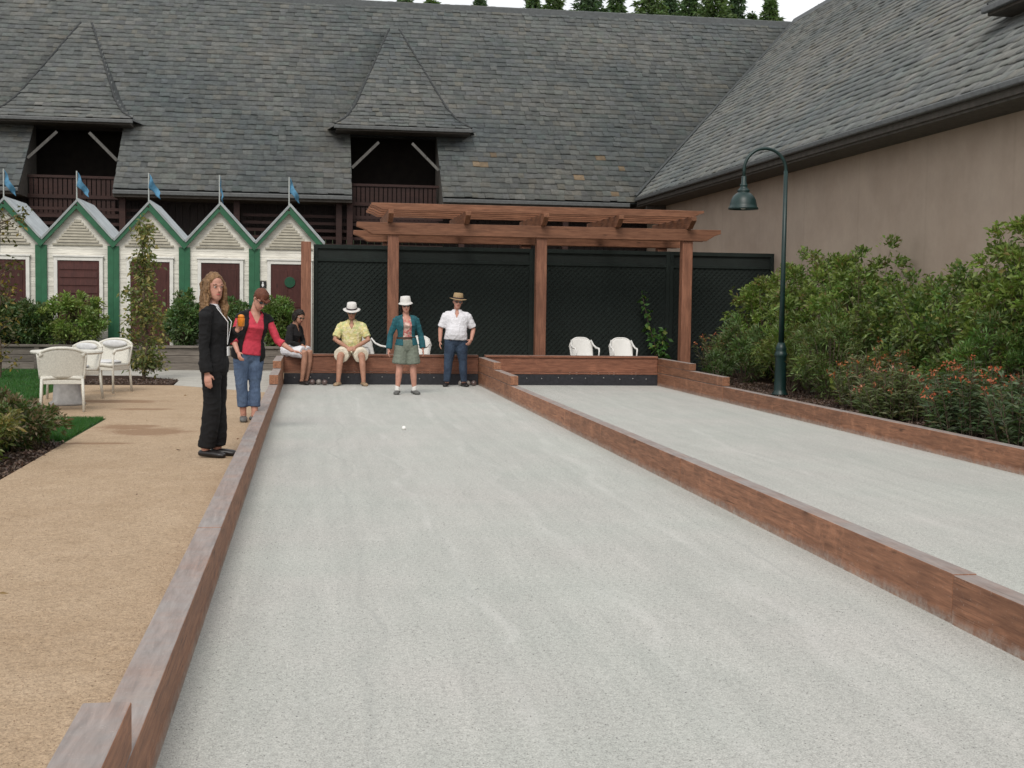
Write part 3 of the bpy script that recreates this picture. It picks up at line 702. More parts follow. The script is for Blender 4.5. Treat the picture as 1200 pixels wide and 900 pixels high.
big = [((9.0, 24.3, .14), (.75, .95), 1.72, G3, 'bright green glossy shrub by the lattice, left of the lamp post'),
       ((9.1, 22.3, .14), (.8, 1.0), 2.15, G1, 'tall glossy shrub directly behind the lamp post'),
       ((9.05, 20.2, .14), (.85, 1.05), 2.10, G1, 'tall glossy shrub just right of the lamp post'),
       ((9.1, 18.3, .14), (.8, 1.0), 1.68, G2, 'shorter dark shrub in the dip of the hedge line'),
       ((9.1, 16.5, .14), (.85, 1.0), 1.85, G2, 'dark glossy shrub behind the orange flower clumps'),
       ((9.05, 14.9, .14), (.85, .95), 2.22, G3, 'mid green shrub with reaching shoots near right edge'),
       ((9.0, 13.3, .14), (.85, .95), 2.45, G3, 'tallest bright green shrub cut by right picture edge'),
       ((9.0, 11.3, .14), (.9, 1.0), 2.5, G1, 'glossy shrub nearest the camera, mostly past right edge')]
for loc, rad, h, col, lab in big:
    t, cl = shrub('shrub', lab, 'shrub', loc, rad, h, 120, 95, .095, .042, col, (.16, .14, .05), .14, GR, lump=.21, tipcol=(.15, .20, .05), hc=.30)
    # reaching shoots above the crown
    P, D = [], []
    for k in range(16):
        x, y = rng.normal(0, rad[0]*.5), rng.normal(0, rad[1]*.55); z0 = h*.6; z1 = h*(.88+rng.uniform(0, .20)); st = MB(); st.tube([(x*.7, y*.7, z0), (x, y, z1)], [.008, .003], 5); st.build('shoot_stem', 'bark', t)
        for q in np.linspace(.25, 1, 16): P.append((x*(.7+.3*q), y*(.7+.3*q), z0+(z1-z0)*q)); D.append((rng.normal(), rng.normal(), .7))
    n = len(P)
    leaf_cloud(np.array(P), np.array(D), .10*rng.uniform(.7, 1.2, n), .042*rng.uniform(.8, 1.2, n), leaf_cols(n, (.12, .165, .04), .3), 'shoot_leaves', 'leaf', t)
# fine-leaved mounds in front of the shrubs
mid = [((8.1, 23.2, .14), (.5, .6), .95, (.10, .155, .05), 'soft fine-leaved mound at the far end of right bed'),
       ((8.15, 20.9, .14), (.5, .6), 1.0, (.12, .165, .042), 'yellowish green mound just behind the lamp post base'),
       ((8.05, 19.0, .14), (.55, .65), 1.15, (.10, .14, .042), 'dull olive mound right of the lamp post base'),
       ((8.35, 14.6, .14), (.5, .6), 1.2, (.10, .165, .045), 'green feathery mound between the two red flower clumps')]
for loc, rad, h, col, lab in mid: shrub('mounded_plant', lab, 'plant', loc, rad, h, 70, 70, .10, .022, col, (.11, .10, .035), .14, 'fine-leaved mounds in the right bed', upright=1.1, lump=.2)
# strappy clumps with red orange blooms
def flower_clump(loc, rad, h, nst, col, fcol, label, fl=.5):
    t = thing('flower_clump', label, 'flowering plant', loc, 0, 'red and orange flowering clumps'); P, D, L, FP = [], [], [], []; st = MB()
    for k in range(nst):
        a, rr = rng.uniform(0, 6.28), rng.uniform(0, 1)**.5; x0, y0 = rad*.75*rr*math.cos(a), rad*.75*rr*math.sin(a); hh = h*rng.uniform(.55, 1.)*(1-.3*rr)
        x1, y1 = x0*1.35+rng.normal(0, .05), y0*1.35+rng.normal(0, .05); st.tube([(x0, y0, 0), ((x0+x1)/2, (y0+y1)/2, hh*.55), (x1, y1, hh)], [.006, .005, .003], 4)
        for q in np.linspace(.1, .95, 26): P.append((x0+(x1-x0)*q, y0+(y1-y0)*q, hh*q)); D.append((rng.normal(), rng.normal(), rng.uniform(.2, .9))); L.append(.12)
        if rng.random() < fl: FP.append((x1, y1, hh))
    st.build('stem', 'bark', t); n = len(P); leaf_cloud(np.array(P), np.array(D), np.array(L)*rng.uniform(.6, 1.3, n), .022*rng.uniform(.8, 1.3, n), leaf_cols(n, col, .3, (.10, .09, .04), .12), 'foliage', 'leaf', t)
    FP = np.array(FP) if len(FP) else np.zeros((0, 3)); m = len(FP)*9; B = np.repeat(FP, 9, 0)+rng.normal(0, .018, (m, 3)); Dm = rng.normal(size=(m, 3)); Dm[:, 2] += .6
    leaf_cloud(B, Dm,   .042*rng.uniform(.6, 1.3, m), .022*rng.uniform(.7, 1.3, m), leaf_cols(m, fcol, .3, (.34, .13, .05), .25), 'blossoms', 'petal', t)
FL1, FL2 = (.115, .14, .06), (.085, .125, .06)
flower_clump((7.85, 17.0, .14), .60, 1.05, 110, FL1, (.30, .10, .03), 'tall orange-flowered clump in the middle of right bed', .5)
flower_clump((7.45, 15.5, .14), .52, .80, 130, FL1, (.26, .09, .045), 'loose bronze-green clump with small orange blooms near the timber', .25)
flower_clump((7.5, 13.6, .14), .62, .98, 160, FL2, (.33, .075, .025), 'dense clump with brightest red blooms near right edge', .5)
flower_clump((7.45, 12.2, .14), .60, .92, 150, FL2, (.30, .07, .025), 'red-flowered clump cut off by right picture edge', .3)
flower_clump((7.5, 10.9, .14), .5, .9, 80, FL2, (.5, .06, .035), 'red-flowered clump past the edge nearest the camera', .3)
flower_clump((8.3, 25.2, .14), .45, 1.15, 40, FL1, (.45, .13, .05), 'sparse orange clump against the lattice right of the arbor', .6)
flower_clump((8.35, 20.0, .14), .40, 1.45, 40, FL1, (.40, .13, .05), 'few orange blooms rising behind the olive mound', .4)
shrub('hosta', 'small yellow-green broad-leaved plant at the foot of the flowers', 'plant', (7.75, 17.6, .14), (.2, .2), .3, 14, 9, .14, .085, (.16, .19, .04), (.42, .36, .2), .15, upright=1., lump=.08)
shrub('ground_cover', 'low green tuft where right edging steps up', 'plant', (7.3, 22.4, .14), (.25, .5), .4, 30, 40, .09, .02, (.06, .095, .03), upright=1.2, lump=.12)
# climbing plant by the lattice
def vine(loc, pts, label, n=110, name='climbing_plant', L=.13, W=.075, col=(.05, .105, .025)):
    t = thing(name, label, 'climbing plant', loc); st = MB(); P, D = [], []
    for path in pts:
        st.tube(path, [.012]+[.007]*(len(path)-1), 6)
        for k in range(n):
            q = rng.uniform(.05, 1)*(len(path)-1); i = min(int(q), len(path)-2); f = q-i; p = np.array(path[i])*(1-f)+np.array(path[i+1])*f
            P.append(p+rng.normal(0, .05, 3)); D.append((rng.normal(), rng.normal()-.6, rng.normal()*.5+.1))
    st.build('stem', 'bark', t); m = len(P); leaf_cloud(np.array(P), np.array(D), L*rng.uniform(.6, 1.2, m), W*rng.uniform(.7, 1.2, m), leaf_cols(m, col, .3, (.12, .15, .03), .1), 'foliage', 'leaf', t); return t
vine((7.05, 26.1, .08), [[(.2, 0, 0), (.1, 0, .6), (-.05, .05, 1.1), (-.2, .1, 1.75)], [(.2, 0, 0), (.25, 0, .5), (.28, .1, .95)]], 'slender climbing plant rising on the lattice beside right arbor post', 90, L=.15, W=.09, col=(.06, .13, .032))
# left: cabin hedges and trees
HG = 'bushes in the planter before the cabins'
for loc, rad, h, col, lab in (((-6.35, 27.3, .5), (.62, .45), 1.05, (.085, .13, .048), 'dark loose bush below the thin sapling at left edge'),
                              ((-4.85, 27.3, .5), (.68, .45), 1.12, (.165, .23, .06), 'dense clipped bush below the maroon shutter'),
                              ((-2.62, 27.3, .5), (.30, .35), 1.15, (.095, .16, .058), 'narrow green bush right of the climbing tree'),
                              ((-5.6, 27.35, .5), (.35, .4), .95, (.07, .11, .04), 'shadowy low bush between the two leftmost cabins'),
                              ((-1.75, 27.35, .5), (.5, .35), 1.0, (.09, .15, .055), 'green bush showing between the two standing women'),
                              ((-.72, 27.3, .5), (.28, .35), 1.10, (.13, .20, .055), 'bright bush under the black restroom sign')):
    shrub('planter_bush', lab, 'bush', loc, rad, h*.82, 95, 70, .09, .035, col, (.11, .13, .03), .10, HG, lump=.15)
def small_tree(loc, h, label, clumps, per, r, col, alt, pa, trunk_r=.035, L=.10, W=.05):
    t = thing('slender_tree', label, 'tree', loc); st = MB(); n = 9
    path = [(rng.normal(0, .03)*(i > 0), rng.normal(0, .03)*(i > 0), h*.93*i/n) for i in range(n+1)]
    st.tube(path, [trunk_r*(1-.75*i/n) for i in range(n+1)], 8); P, D = [], []
    for k in range(clumps):
        z = h*rng.uniform(.10, 1.)**1.25; q = z/h; a = rng.uniform(0, 6.28); rr = r(q)*rng.uniform(.25, 1.); c = np.array([rr*math.cos(a), rr*math.sin(a), z])
        st.tube([(path[min(n, int(q*n))][0], path[min(n, int(q*n))][1], z-rr*.5), tuple(c)], [.008, .003], 4)
        P.append(c+rng.normal(0, .07, (per, 3))); D.append(rng.normal(0, 1, (per, 3))+np.array([math.cos(a), math.sin(a), .2])*.6)
    st.build('trunk', 'bark', t); P, D = np.concatenate(P), np.concatenate(D); m = len(P)
    leaf_cloud(P, D, L*rng.uniform(.6, 1.2, m), W*rng.uniform(.7, 1.2, m), leaf_cols(m, col, .3, alt, pa), 'crown', 'leaf', t); return t
small_tree((-2.95, 23.6, .12), 2.85, 'leafy slender tree with yellowing leaves behind the white chairs', 95, 25, lambda q: .36 if q < .58 else (.17 if q < .74 else .10), (.12, .145, .045), (.26, .22, .075), .30)
small_tree((-5.45, 23.8, .12), 3.25, 'thin sparse sapling at the far left edge', 46, 13, lambda q: .42, (.07, .07, .02), (.22, .16, .035), .3, .02)
# low shrubs by the near path
shrub('low_shrub', 'dark low shrub with browned flower heads beside the sand path', 'shrub', (-2.93, 12.9, .11), (.46, .70), .40, 150, 75, .058, .024, (.075, .115, .036), (.16, .12, .065), .16, None, base=.03, lump=.11, tipcol=(.15, .115, .07))
shrub('low_shrub', 'yellowish green low shrub in front of the dark one', 'shrub', (-3.05, 11.6, .11), (.44, .55), .36, 110, 65, .065, .022, (.11, .125, .03), (.18, .17, .05), .2, None, base=.02, lump=.12)
shrub('low_shrub', 'small bright green shrub at left edge before the lawn', 'shrub', (-4.35, 16.0, .11), (.32, .35), .75, 60, 55, .085, .03, (.11, .17, .04), None, 0, None, base=.03, lump=.12)
shrub('low_shrub', 'dark rounded shrub further back on the lawn edge', 'shrub', (-5.6, 19.6, .11), (.45, .45), .55, 60, 50, .08, .03, (.025, .05, .018), None, 0, None, base=.03, lump=.12)
# bark chips in the beds
def chips(x0, x1, y0, y1, z, n):
    P = np.stack([rng.uniform(x0, x1, n), rng.uniform(y0, y1, n), np.full(n, z)], 1); D = rng.normal(0, 1, (n, 3)); D[:, 2] = np.abs(D[:, 2])*.25
    return P, D
A = [chips(-3.9, -2.44, 8, 13.4, .116, 9000), chips(6.86, 8.4, 9, 26, .144, 22000), chips(-3.8, -2.35, 22.2, 23.6, .132, 2500)]
P = np.concatenate([a[0] for a in A]); D = np.concatenate([a[1] for a in A]); n = len(P)
tag(leaf_cloud(P, D, .035*rng.uniform(.5, 1.5, n), .018*rng.uniform(.6, 1.4, n), leaf_cols(n, (.075, .045, .03), .5, (.15, .10, .07), .1), 'bark_chips', 'petal', None, 0.), kind='stuff')
# loose grit lying on the court and path
def grit(name, areas, z, rmin, rmax, cols):
    P = np.concatenate([np.stack([rng.uniform(x0, x1, n), y0+(y1-y0)*rng.uniform(0, 1, n)**1.6, np.full(n, z)], 1) for (x0, x1, y0, y1, n) in areas]); n = len(P); r = rng.uniform(rmin, rmax, n)*rng.uniform(.5, 1, n)
    O = np.array([(1, 0, 0), (-1, 0, 0), (0, 1, 0), (0, -1, 0), (0, 0, .7), (0, 0, -.7)], float); a = rng.uniform(0, 6.28, n); st = rng.uniform(.6, 1.3, (n, 1, 3)); V = O[None]*st*r[:, None, None]
    x = V[..., 0]*np.cos(a)[:, None]-V[..., 1]*np.sin(a)[:, None]; y = V[..., 0]*np.sin(a)[:, None]+V[..., 1]*np.cos(a)[:, None]; V = np.stack([x, y, V[..., 2]], -1)+P[:, None]+np.array([0, 0, 1])*(r*.25)[:, None, None]
    F = np.array([(0, 2, 4), (2, 1, 4), (1, 3, 4), (3, 0, 4), (2, 0, 5), (1, 2, 5), (3, 1, 5), (0, 3, 5)]); F = (F[None]+(np.arange(n)*6)[:, None, None]).reshape(-1, 3)
    c = np.array(cols)[rng.integers(0, len(cols), n)]*rng.uniform(.7, 1.2, (n, 1)); return tag(np_mesh(name, V.reshape(-1, 3), F, np.repeat(c, 6, 0), 'petal'), kind='stuff')
grit('loose_gravel', [(-.5, 3.16, 3.2, 13, 26000), (3.31, 6.7, 5, 14, 9000)], 0,   .002, .0045, np.array([(.5, .5, .47), (.40, .40, .38), (.62, .61, .58), (.34, .34, .33)])*.8)
grit('loose_gravel', [(-2.4, -.66, 3.2, 13, 22000)], .12,   .002, .0042, np.array([(.45, .31, .2), (.36, .24, .15), (.55, .43, .3), (.32, .22, .14)])*.8)
n = 9; P = np.stack([rng.uniform(-2.4, -.7, n), rng.uniform(4, 20, n), np.full(n, .124)], 1); D = rng.normal(0, 1, (n, 3)); D[:, 2] = np.abs(D[:, 2])*.1
tag(leaf_cloud(P, D, .045*rng.uniform(.5, 1.3, n), .022*rng.uniform(.6, 1.3, n), leaf_cols(n, (.2, .13, .06), .5), 'fallen_leaves', 'petal', None, 0.), kind='stuff')
# conifers on the hill
def conifer(loc, h, r, label, col):
    t = thing('conifer', label, 'tree', loc, 0, 'conifers beyond the roof ridge'); st = MB(); st.tube([(0, 0, 0), (0, 0, h*.5), (0, 0, h)], [.22, .13, .02], 7); P, D = [], []
    z = h*.22
    while z < h*.985 :
        q = (z-h*.22)/(h*.78); R_ = (r*(1-q)**.80+.05)*rng.uniform(.75, 1.15); nb = int(9+5*(1-q)); a0 = rng.uniform(0, 6.28)
        for k in range(nb):
            a = a0+6.283*k/nb+rng.normal(0, .2); Lb = R_*rng.uniform(.65, 1.15); tip = np.array([math.cos(a)*Lb, math.sin(a)*Lb, z-.18*Lb+.1*Lb*rng.random()])
            st.tube([(0, 0, z), tuple(tip)], [.03, .008], 4)
            m = int(16+Lb*22); f = rng.uniform(.1, 1, m); base = np.array([0, 0, z])[None]*(1-f[:, None])+tip[None]*f[:, None]
            P.append(base+rng.normal(0, .05, (m, 3))); dd = np.array([math.cos(a), math.sin(a), .15])[None]+rng.normal(0, .6, (m, 3)); D.append(dd)
        z += h*.022*rng.uniform(.8, 1.2)
    st.build('trunk', 'bark', t); P, D = np.concatenate(P), np.concatenate(D); m = len(P)
    P = np.concatenate([P, np.stack([rng.normal(0, .03, 30), rng.normal(0, .03, 30), h*rng.uniform(.93, 1., 30)], 1)]); D = np.concatenate([D, rng.normal(0, .4, (30, 3))+np.array([0, 0, .6])]); m += 30
    leaf_cloud(P, D, .42*rng.uniform(.6, 1.2, m), .14*rng.uniform(.7, 1.2, m), leaf_cols(m, col, .3), 'crown', 'needle', t)

# ------------------------------------------------------------------ furniture
def panel(fn, nu, nv, thick, name, m, parent):
    b = MB(); V = [fn(i/nu, j/nv) for j in range(nv+1) for i in range(nu+1)]
    F = [(j*(nu+1)+i, j*(nu+1)+i+1, (j+1)*(nu+1)+i+1, (j+1)*(nu+1)+i) for j in range(nv) for i in range(nu)]
    b.add(V, F); o = b.build(name, m, parent, smooth=True, fix=False); s = o.modifiers.new('thick', 'SOLIDIFY'); s.thickness = thick; s.offset = 0; return o
def wicker_chair(loc, rz, label, cushion):
    t = thing('wicker_armchair', label, 'chair', loc, rz, 'white wicker armchairs round the garden table')
    # faces -y ; seat 0.44, back top 0.86
    for x in (-.25, .25):
        b = MB(); b.tube([(x*1.04, -.25, 0), (x, -.24, .42), (x*1.02, -.24, .62)], .018, 10); b.build('leg', 'wicker', t, smooth=True)
        b = MB(); b.tube([(x*1.04, .30, 0), (x*.98, .25, .42)], .018, 10); b.build('leg', 'wicker', t, smooth=True)
        b = MB(); b.tube([(x*1.02, -.24, .60), (x*1.10, -.22, .655), (x*1.13, 0, .67), (x*1.05, .25, .70), (x*.98, .29, .74)], .024, 10); b.build('arm', 'wicker', t, smooth=True)
    panel(lambda u, v: ((u-.5)*.52, -.27+.52*v, .43+.008*math.cos((u-.5)*6)), 10, 8, .05, 'seat', 'wicker', t)
    b = MB(); b.box(-.25, .25, -.262, -.235, .35, .405); b.box(-.25, .25, .225, .25, .35, .405); b.box(-.262, -.238, -.24, .23, .35, .405); b.box(.238, .262, -.24, .23, .35, .405); b.build('apron', 'wicker', t, bevel=.006)
    def bk(u, v):
        x = (u-.5)*2; wd = .26+.03*v; top = .42+.39*(1-.20*abs(x)**2.6); z = .42+(top-.42)*v
        return (x*wd, .24+.085*v-.07*x*x*(.5+.5*v), z)
    bp = panel(bk, 14, 10, .022, 'backrest', 'wicker', t)
    b = MB(); b.tube([bk(i/20, 1) for i in range(21)], .022, 8); b.build('top_roll', 'wicker', bp, smooth=True)
    for u in (0, 1):
        b = MB(); b.tube([bk(u, j/6) for j in range(7)], .018, 8); b.build('back_post', 'wicker', bp, smooth=True)
    if cushion:
        b = MB(); b.ball((0, -.01, .47), (.235, .225, .035), 20, 8); b.build('seat_cushion', 'cushion', t, smooth=True)
        b = MB(); b.ball((0, .24, .745), (.215, .03, .055), 20, 8); b.build('back_cushion', 'cushion', t, smooth=True)
    return t
tb = thing('garden_table', 'round white garden table with stone pedestal half hidden behind the nearest chair', 'table', (-3.26, 18.0, .12))
b = MB(); b.lathe([(.42, .69), (.46, .695), (.47, .715), (.46, .735), (.3, .738)], (0, 0, 0), 32); b.build('table_top', 'wicker', tb, smooth=False)
b = MB(); b.lathe([(.24, 0), (.24, .03), (.19, .06), (.17, .35), (.19, .62), (.26, .688)], (0, 0, 0), 20); b.build('pedestal', 'table_base', tb, smooth=True)
wicker_chair((-3.16, 17.12, .12), R(180+10), 'white wicker armchair nearest the camera with its back turned', False)
wicker_chair((-3.36, 19.05, .12), R(-38), 'middle white wicker armchair seen side-on with grey cushions', True)
wicker_chair((-3.12, 20.45, .12), R(-22), 'farthest white wicker armchair with grey cushions by leafy slender tree', True)
def plastic_chair(loc, rz, label):
    t = thing('plastic_armchair', label, 'chair', loc, rz, 'white plastic chairs behind the end boards')
    for x in (-.24, .24):
        for y in (-.24, .24):
            b = MB(); b.tube([(x*1.12, y*1.1, 0), (x, y*.9, .42)], [.02, .03], 8); b.build('leg', 'plastic_white', t, smooth=True)
        b = MB(); b.tube([(x*1.08, -.24, .42), (x*1.14, -.24, .58), (x*1.18, -.20, .635), (x*1.17, 0, .65), (x*1.12, .16, .70), (x*.98, .26, .80)], [.018, .018, .02, .022, .02, .018], 8); b.build('arm', 'plastic_white', t, smooth=True)
    panel(lambda u, v: ((u-.5)*.48, -.26+.5*v, .42-.015*math.sin(u*3.14)), 8, 8, .02, 'seat', 'plastic_white', t)
    def bk(u, v):
        x = (u-.5)*2; top = .42+.43*math.sqrt(max(.02, 1-.70*abs(x)**3.2)); return (x*(.268+.012*v), .23+.10*v-.06*x*x, .42+(top-.42)*v)
    p = panel(bk, 20, 10, .02, 'backrest', 'plastic_white', t)
    b = MB(); b.tube([bk(i/24, 1) for i in range(25)], .018, 8); b.build('back_rim', 'plastic_white', p, smooth=True); t.scale = (.88, .88, .96)
plastic_chair((5.44, 25.25, .08), R(6), 'left one of the two empty white plastic chairs on right court end')
plastic_chair((6.24, 25.25, .08), R(-2), 'white plastic chair standing nearer to right arbor post')
plastic_chair((1.16, 25.15, .08), R(40), 'white plastic chair half hidden behind the seated man in yellow')
plastic_chair((2.02, 25.15, .08), R(-25), 'white plastic chair half hidden behind the player in teal jacket')

# lamp post
lp = thing('lamp_post', 'dark green gooseneck lamp post rising from the right bed', 'street lamp', (7.535, 19.85, .14))
b = MB(); b.lathe([(.13, 0), (.13, .03), (.108, .05), (.098, .10), (.088, .62), (.10, .64), (.108, .67), (.092, .70), (.082, .73), (.092, .76), (.078, .80), (.052, .86)], (0, 0, 0), 20); b.build('base', 'lamp_green', lp, smooth=True)
b = MB(); rr = .35; top = 3.62
pts = [(0, 0, .86), (0, 0, 2.), (0, 0, top)]; b.tube(pts, [.046, .038, .033], 14); b.build('pole', 'lamp_green', lp, smooth=True)
b = MB(); pts = [(0, 0, top-.02)]+[(-rr+rr*math.cos(a), 0, top+rr*math.sin(a)) for a in np.linspace(.0, math.pi, 20)]+[(-2*rr, 0, top-.16)]; b.tube(pts, .026, 12); b.build('gooseneck_arm', 'lamp_green', lp, smooth=True)
b = MB(); b.lathe([(.03, .06), (.038, .05), (.042, -.06), (.062, -.075), (.062, -.095), (.055, -.11), (.078, -.15), (.10, -.165), (.10, -.185), (.088, -.20), (.115, -.215), (.165, -.26), (.198, -.32), (.215, -.39), (.222, -.43), (.24, -.445), (.24, -.47), (.215, -.47), (.195, -.36), (.05, -.24)], (-2*rr, 0, top-.16), 28)
sh = b.build('lamp_shade', 'lamp_green', lp, smooth=True, fix=True)
b = MB(); b.ball((-2*rr, 0, top-.56), .07, 14, 8); b.build('bulb', 'lamp_glass', sh, smooth=True)

# bocce balls
def bocce(x, y, r, m, lab, z=0.):
    b = MB(); b.ball((0, 0, 0), r, 24, 16); o = b.build('bocce_ball', m, smooth=True, loc=(x, y, z+r-.002)); tag(o, lab, 'ball', 'bocce balls on the courts')
bocce(2.80, 24.02, .054, 'ball_grey', 'grey ball touching the right shoe of man in jeans'); bocce(2.925, 24.0, .054, 'ball_grey', 'middle of three grey balls by the divider'); bocce(3.045, 24.05, .054, 'ball_dark', 'ball of three nearest the timber divider')
bocce(.02, 24.18, .054, 'ball_dark', 'dark ball beside the shoe of the seated woman'); bocce(.14, 24.2, .054, 'ball_grey', 'grey ball in the middle of the far left three'); bocce(.25, 24.1, .054, 'ball_dark', 'dark ball nearest the feet of man in yellow')
b = MB(); b.ball((0, 0, 0), .026, 20, 12); tag(b.build('target_ball', 'ball_white', smooth=True, loc=(1.13, 15.7, .024)), 'small white target ball alone on the left court', 'ball')

# ------------------------------------------------------------------ people
def evaluated(V, F, name, voxel, smooth=4, factor=.5):
    me = bpy.data.meshes.new(name); me.from_pydata([tuple(v) for v in V], [], F)
    bm = bmesh.new(); bm.from_mesh(me); bmesh.ops.recalc_face_normals(bm, faces=bm.faces); bm.to_mesh(me); bm.free()
    o = bpy.data.objects.new('temp', me); COL.objects.link(o)
    r = o.modifiers.new('r', 'REMESH'); r.mode = 'VOXEL'; r.voxel_size = voxel; r.adaptivity = 0
    if smooth: s = o.modifiers.new('s', 'SMOOTH'); s.iterations = smooth; s.factor = factor
    bpy.context.view_layer.update(); dg = bpy.context.evaluated_depsgraph_get()
    out = bpy.data.meshes.new_from_object(o.evaluated_get(dg)); out.name = name
    bpy.data.objects.remove(o); bpy.data.meshes.remove(me); return out
class SK(MB):
    cap = .45
    def loft(s, rings, n=18, hem=None):
        """rings: (centre, u vector, v vector)"""
        vs, fs = [], []; rg = []
        (c0, u0, v0), (c1, _, _) = rings[0], rings[1]; d = (c0-c1).normalized(); r = min(u0.length, v0.length)
        CAPS = {True: (.10, .62, .93), False: (.45, .35, .75)}; cp, q1, q2 = CAPS[hem == 'start']
        rg += [(c0+d*r*cp, u0*q1, v0*q1), (c0+d*r*cp*.62, u0*q2, v0*q2)]+list(rings)
        (c0, u0, v0), (c1, _, _) = rings[-1], rings[-2]; d = (c0-c1).normalized(); r = min(u0.length, v0.length); cp, q1, q2 = CAPS[hem == 'end']
        rg += [(c0+d*r*cp*.62, u0*q2, v0*q2), (c0+d*r*cp, u0*q1, v0*q1)]
        for c, u, v in rg:
            for k in range(n): a = 2*math.pi*k/n; vs.append(c+u*math.cos(a)+v*math.sin(a))
        for i in range(len(rg)-1):
            for k in range(n): fs.append((i*n+k, i*n+(k+1) % n, (i+1)*n+(k+1) % n, (i+1)*n+k))
        fs += [tuple(range(n))[::-1], tuple(range((len(rg)-1)*n, len(rg)*n))]; s.add(vs, fs)
    def limb(s, pts, rs, n=14, flat=None):
        """flat: (side vector, ratio) squashes the section away from side"""
        pts = [Vector(p) for p in pts]; rg = []; ref = Vector((1, 0, 0))
        if flat: ref = Vector(flat[0])
        for i, p in enumerate(pts):
            d = (pts[min(i+1, len(pts)-1)]-pts[max(i-1, 0)]).normalized(); u = ref-d*ref.dot(d)
            if u.length < .1: u = Vector((0, 1, 0))-d*d.y
            u.normalize(); w = d.cross(u).normalized(); rg.append((p, u*rs[i], w*rs[i]*(flat[1] if flat else 1)))
        s.loft(rg, n, 'end' if s.cap < .3 else None)
    def mesh(s, name, m, parent, voxel, smooth=4, wr=0., cut=None, solid=0., wscale=9.):
        me = evaluated(s.v, s.f, name, voxel, smooth)
        if wr or cut:
            bm = bmesh.new(); bm.from_mesh(me); bm.normal_update()
            if wr:
                for v in bm.verts:
                    p = v.co; k = mnoise.noise((p.x*wscale, p.y*wscale, p.z*wscale*.55))+.5*mnoise.noise((p.x*wscale*2.3, p.y*wscale*2.3, p.z*wscale*1.6+7)); f = mnoise.noise((p.x*wscale*.9+p.z*wscale*1.1, p.y*wscale*.9, p.z*wscale*1.7-p.x*wscale)); k += .6*(.5-min(1., abs(f)*3.2)); v.co = p+v.normal*wr*k
            if cut: bmesh.ops.delete(bm, geom=[f for f in bm.faces if cut(f.calc_center_median())], context='FACES')
            if cut:
                for it in range(7):
                    new = {}
                    for v in bm.verts:
                        nb = [e.other_vert(v).co for e in v.link_edges if e.is_boundary]
                        if len(nb) == 2: new[v] = v.co*.4+(nb[0]+nb[1])*.3
                    for v, c in new.items(): v.co = c
            bm.to_mesh(me); bm.free()
        me.materials.clear(); me.materials.append(M[m]); me.polygons.foreach_set('use_smooth', [True]*len(me.polygons))
        o = link(bpy.data.objects.new(name, me), parent)
        if solid: q = o.modifiers.new('thick', 'SOLIDIFY'); q.thickness = solid; q.offset = -1
        return o
V3 = lambda *a: Vector(a)
TORSO = {'m': [(.47, .085, .062, 0), (.52, .098, .074, 0), (.57, .094, .072, -.004), (.62, .090, .070, -.006), (.68, .097, .072, -.004), (.74, .106, .073, 0), (.785, .104, .064, .004), (.808, .078, .052, .006), (.828, .050, .044, .006), (.842, .040, .040, .006)],
         'f': [(.47, .088, .066, 0), (.52, .100, .074, .002), (.57, .090, .066, 0), (.62, .076, .058, 0), (.68, .082, .064, -.006), (.725, .088, .076, -.014), (.772, .088, .060, 0), (.800, .068, .048, .006), (.822, .043, .040, .006), (.840, .034, .034, .006)]}
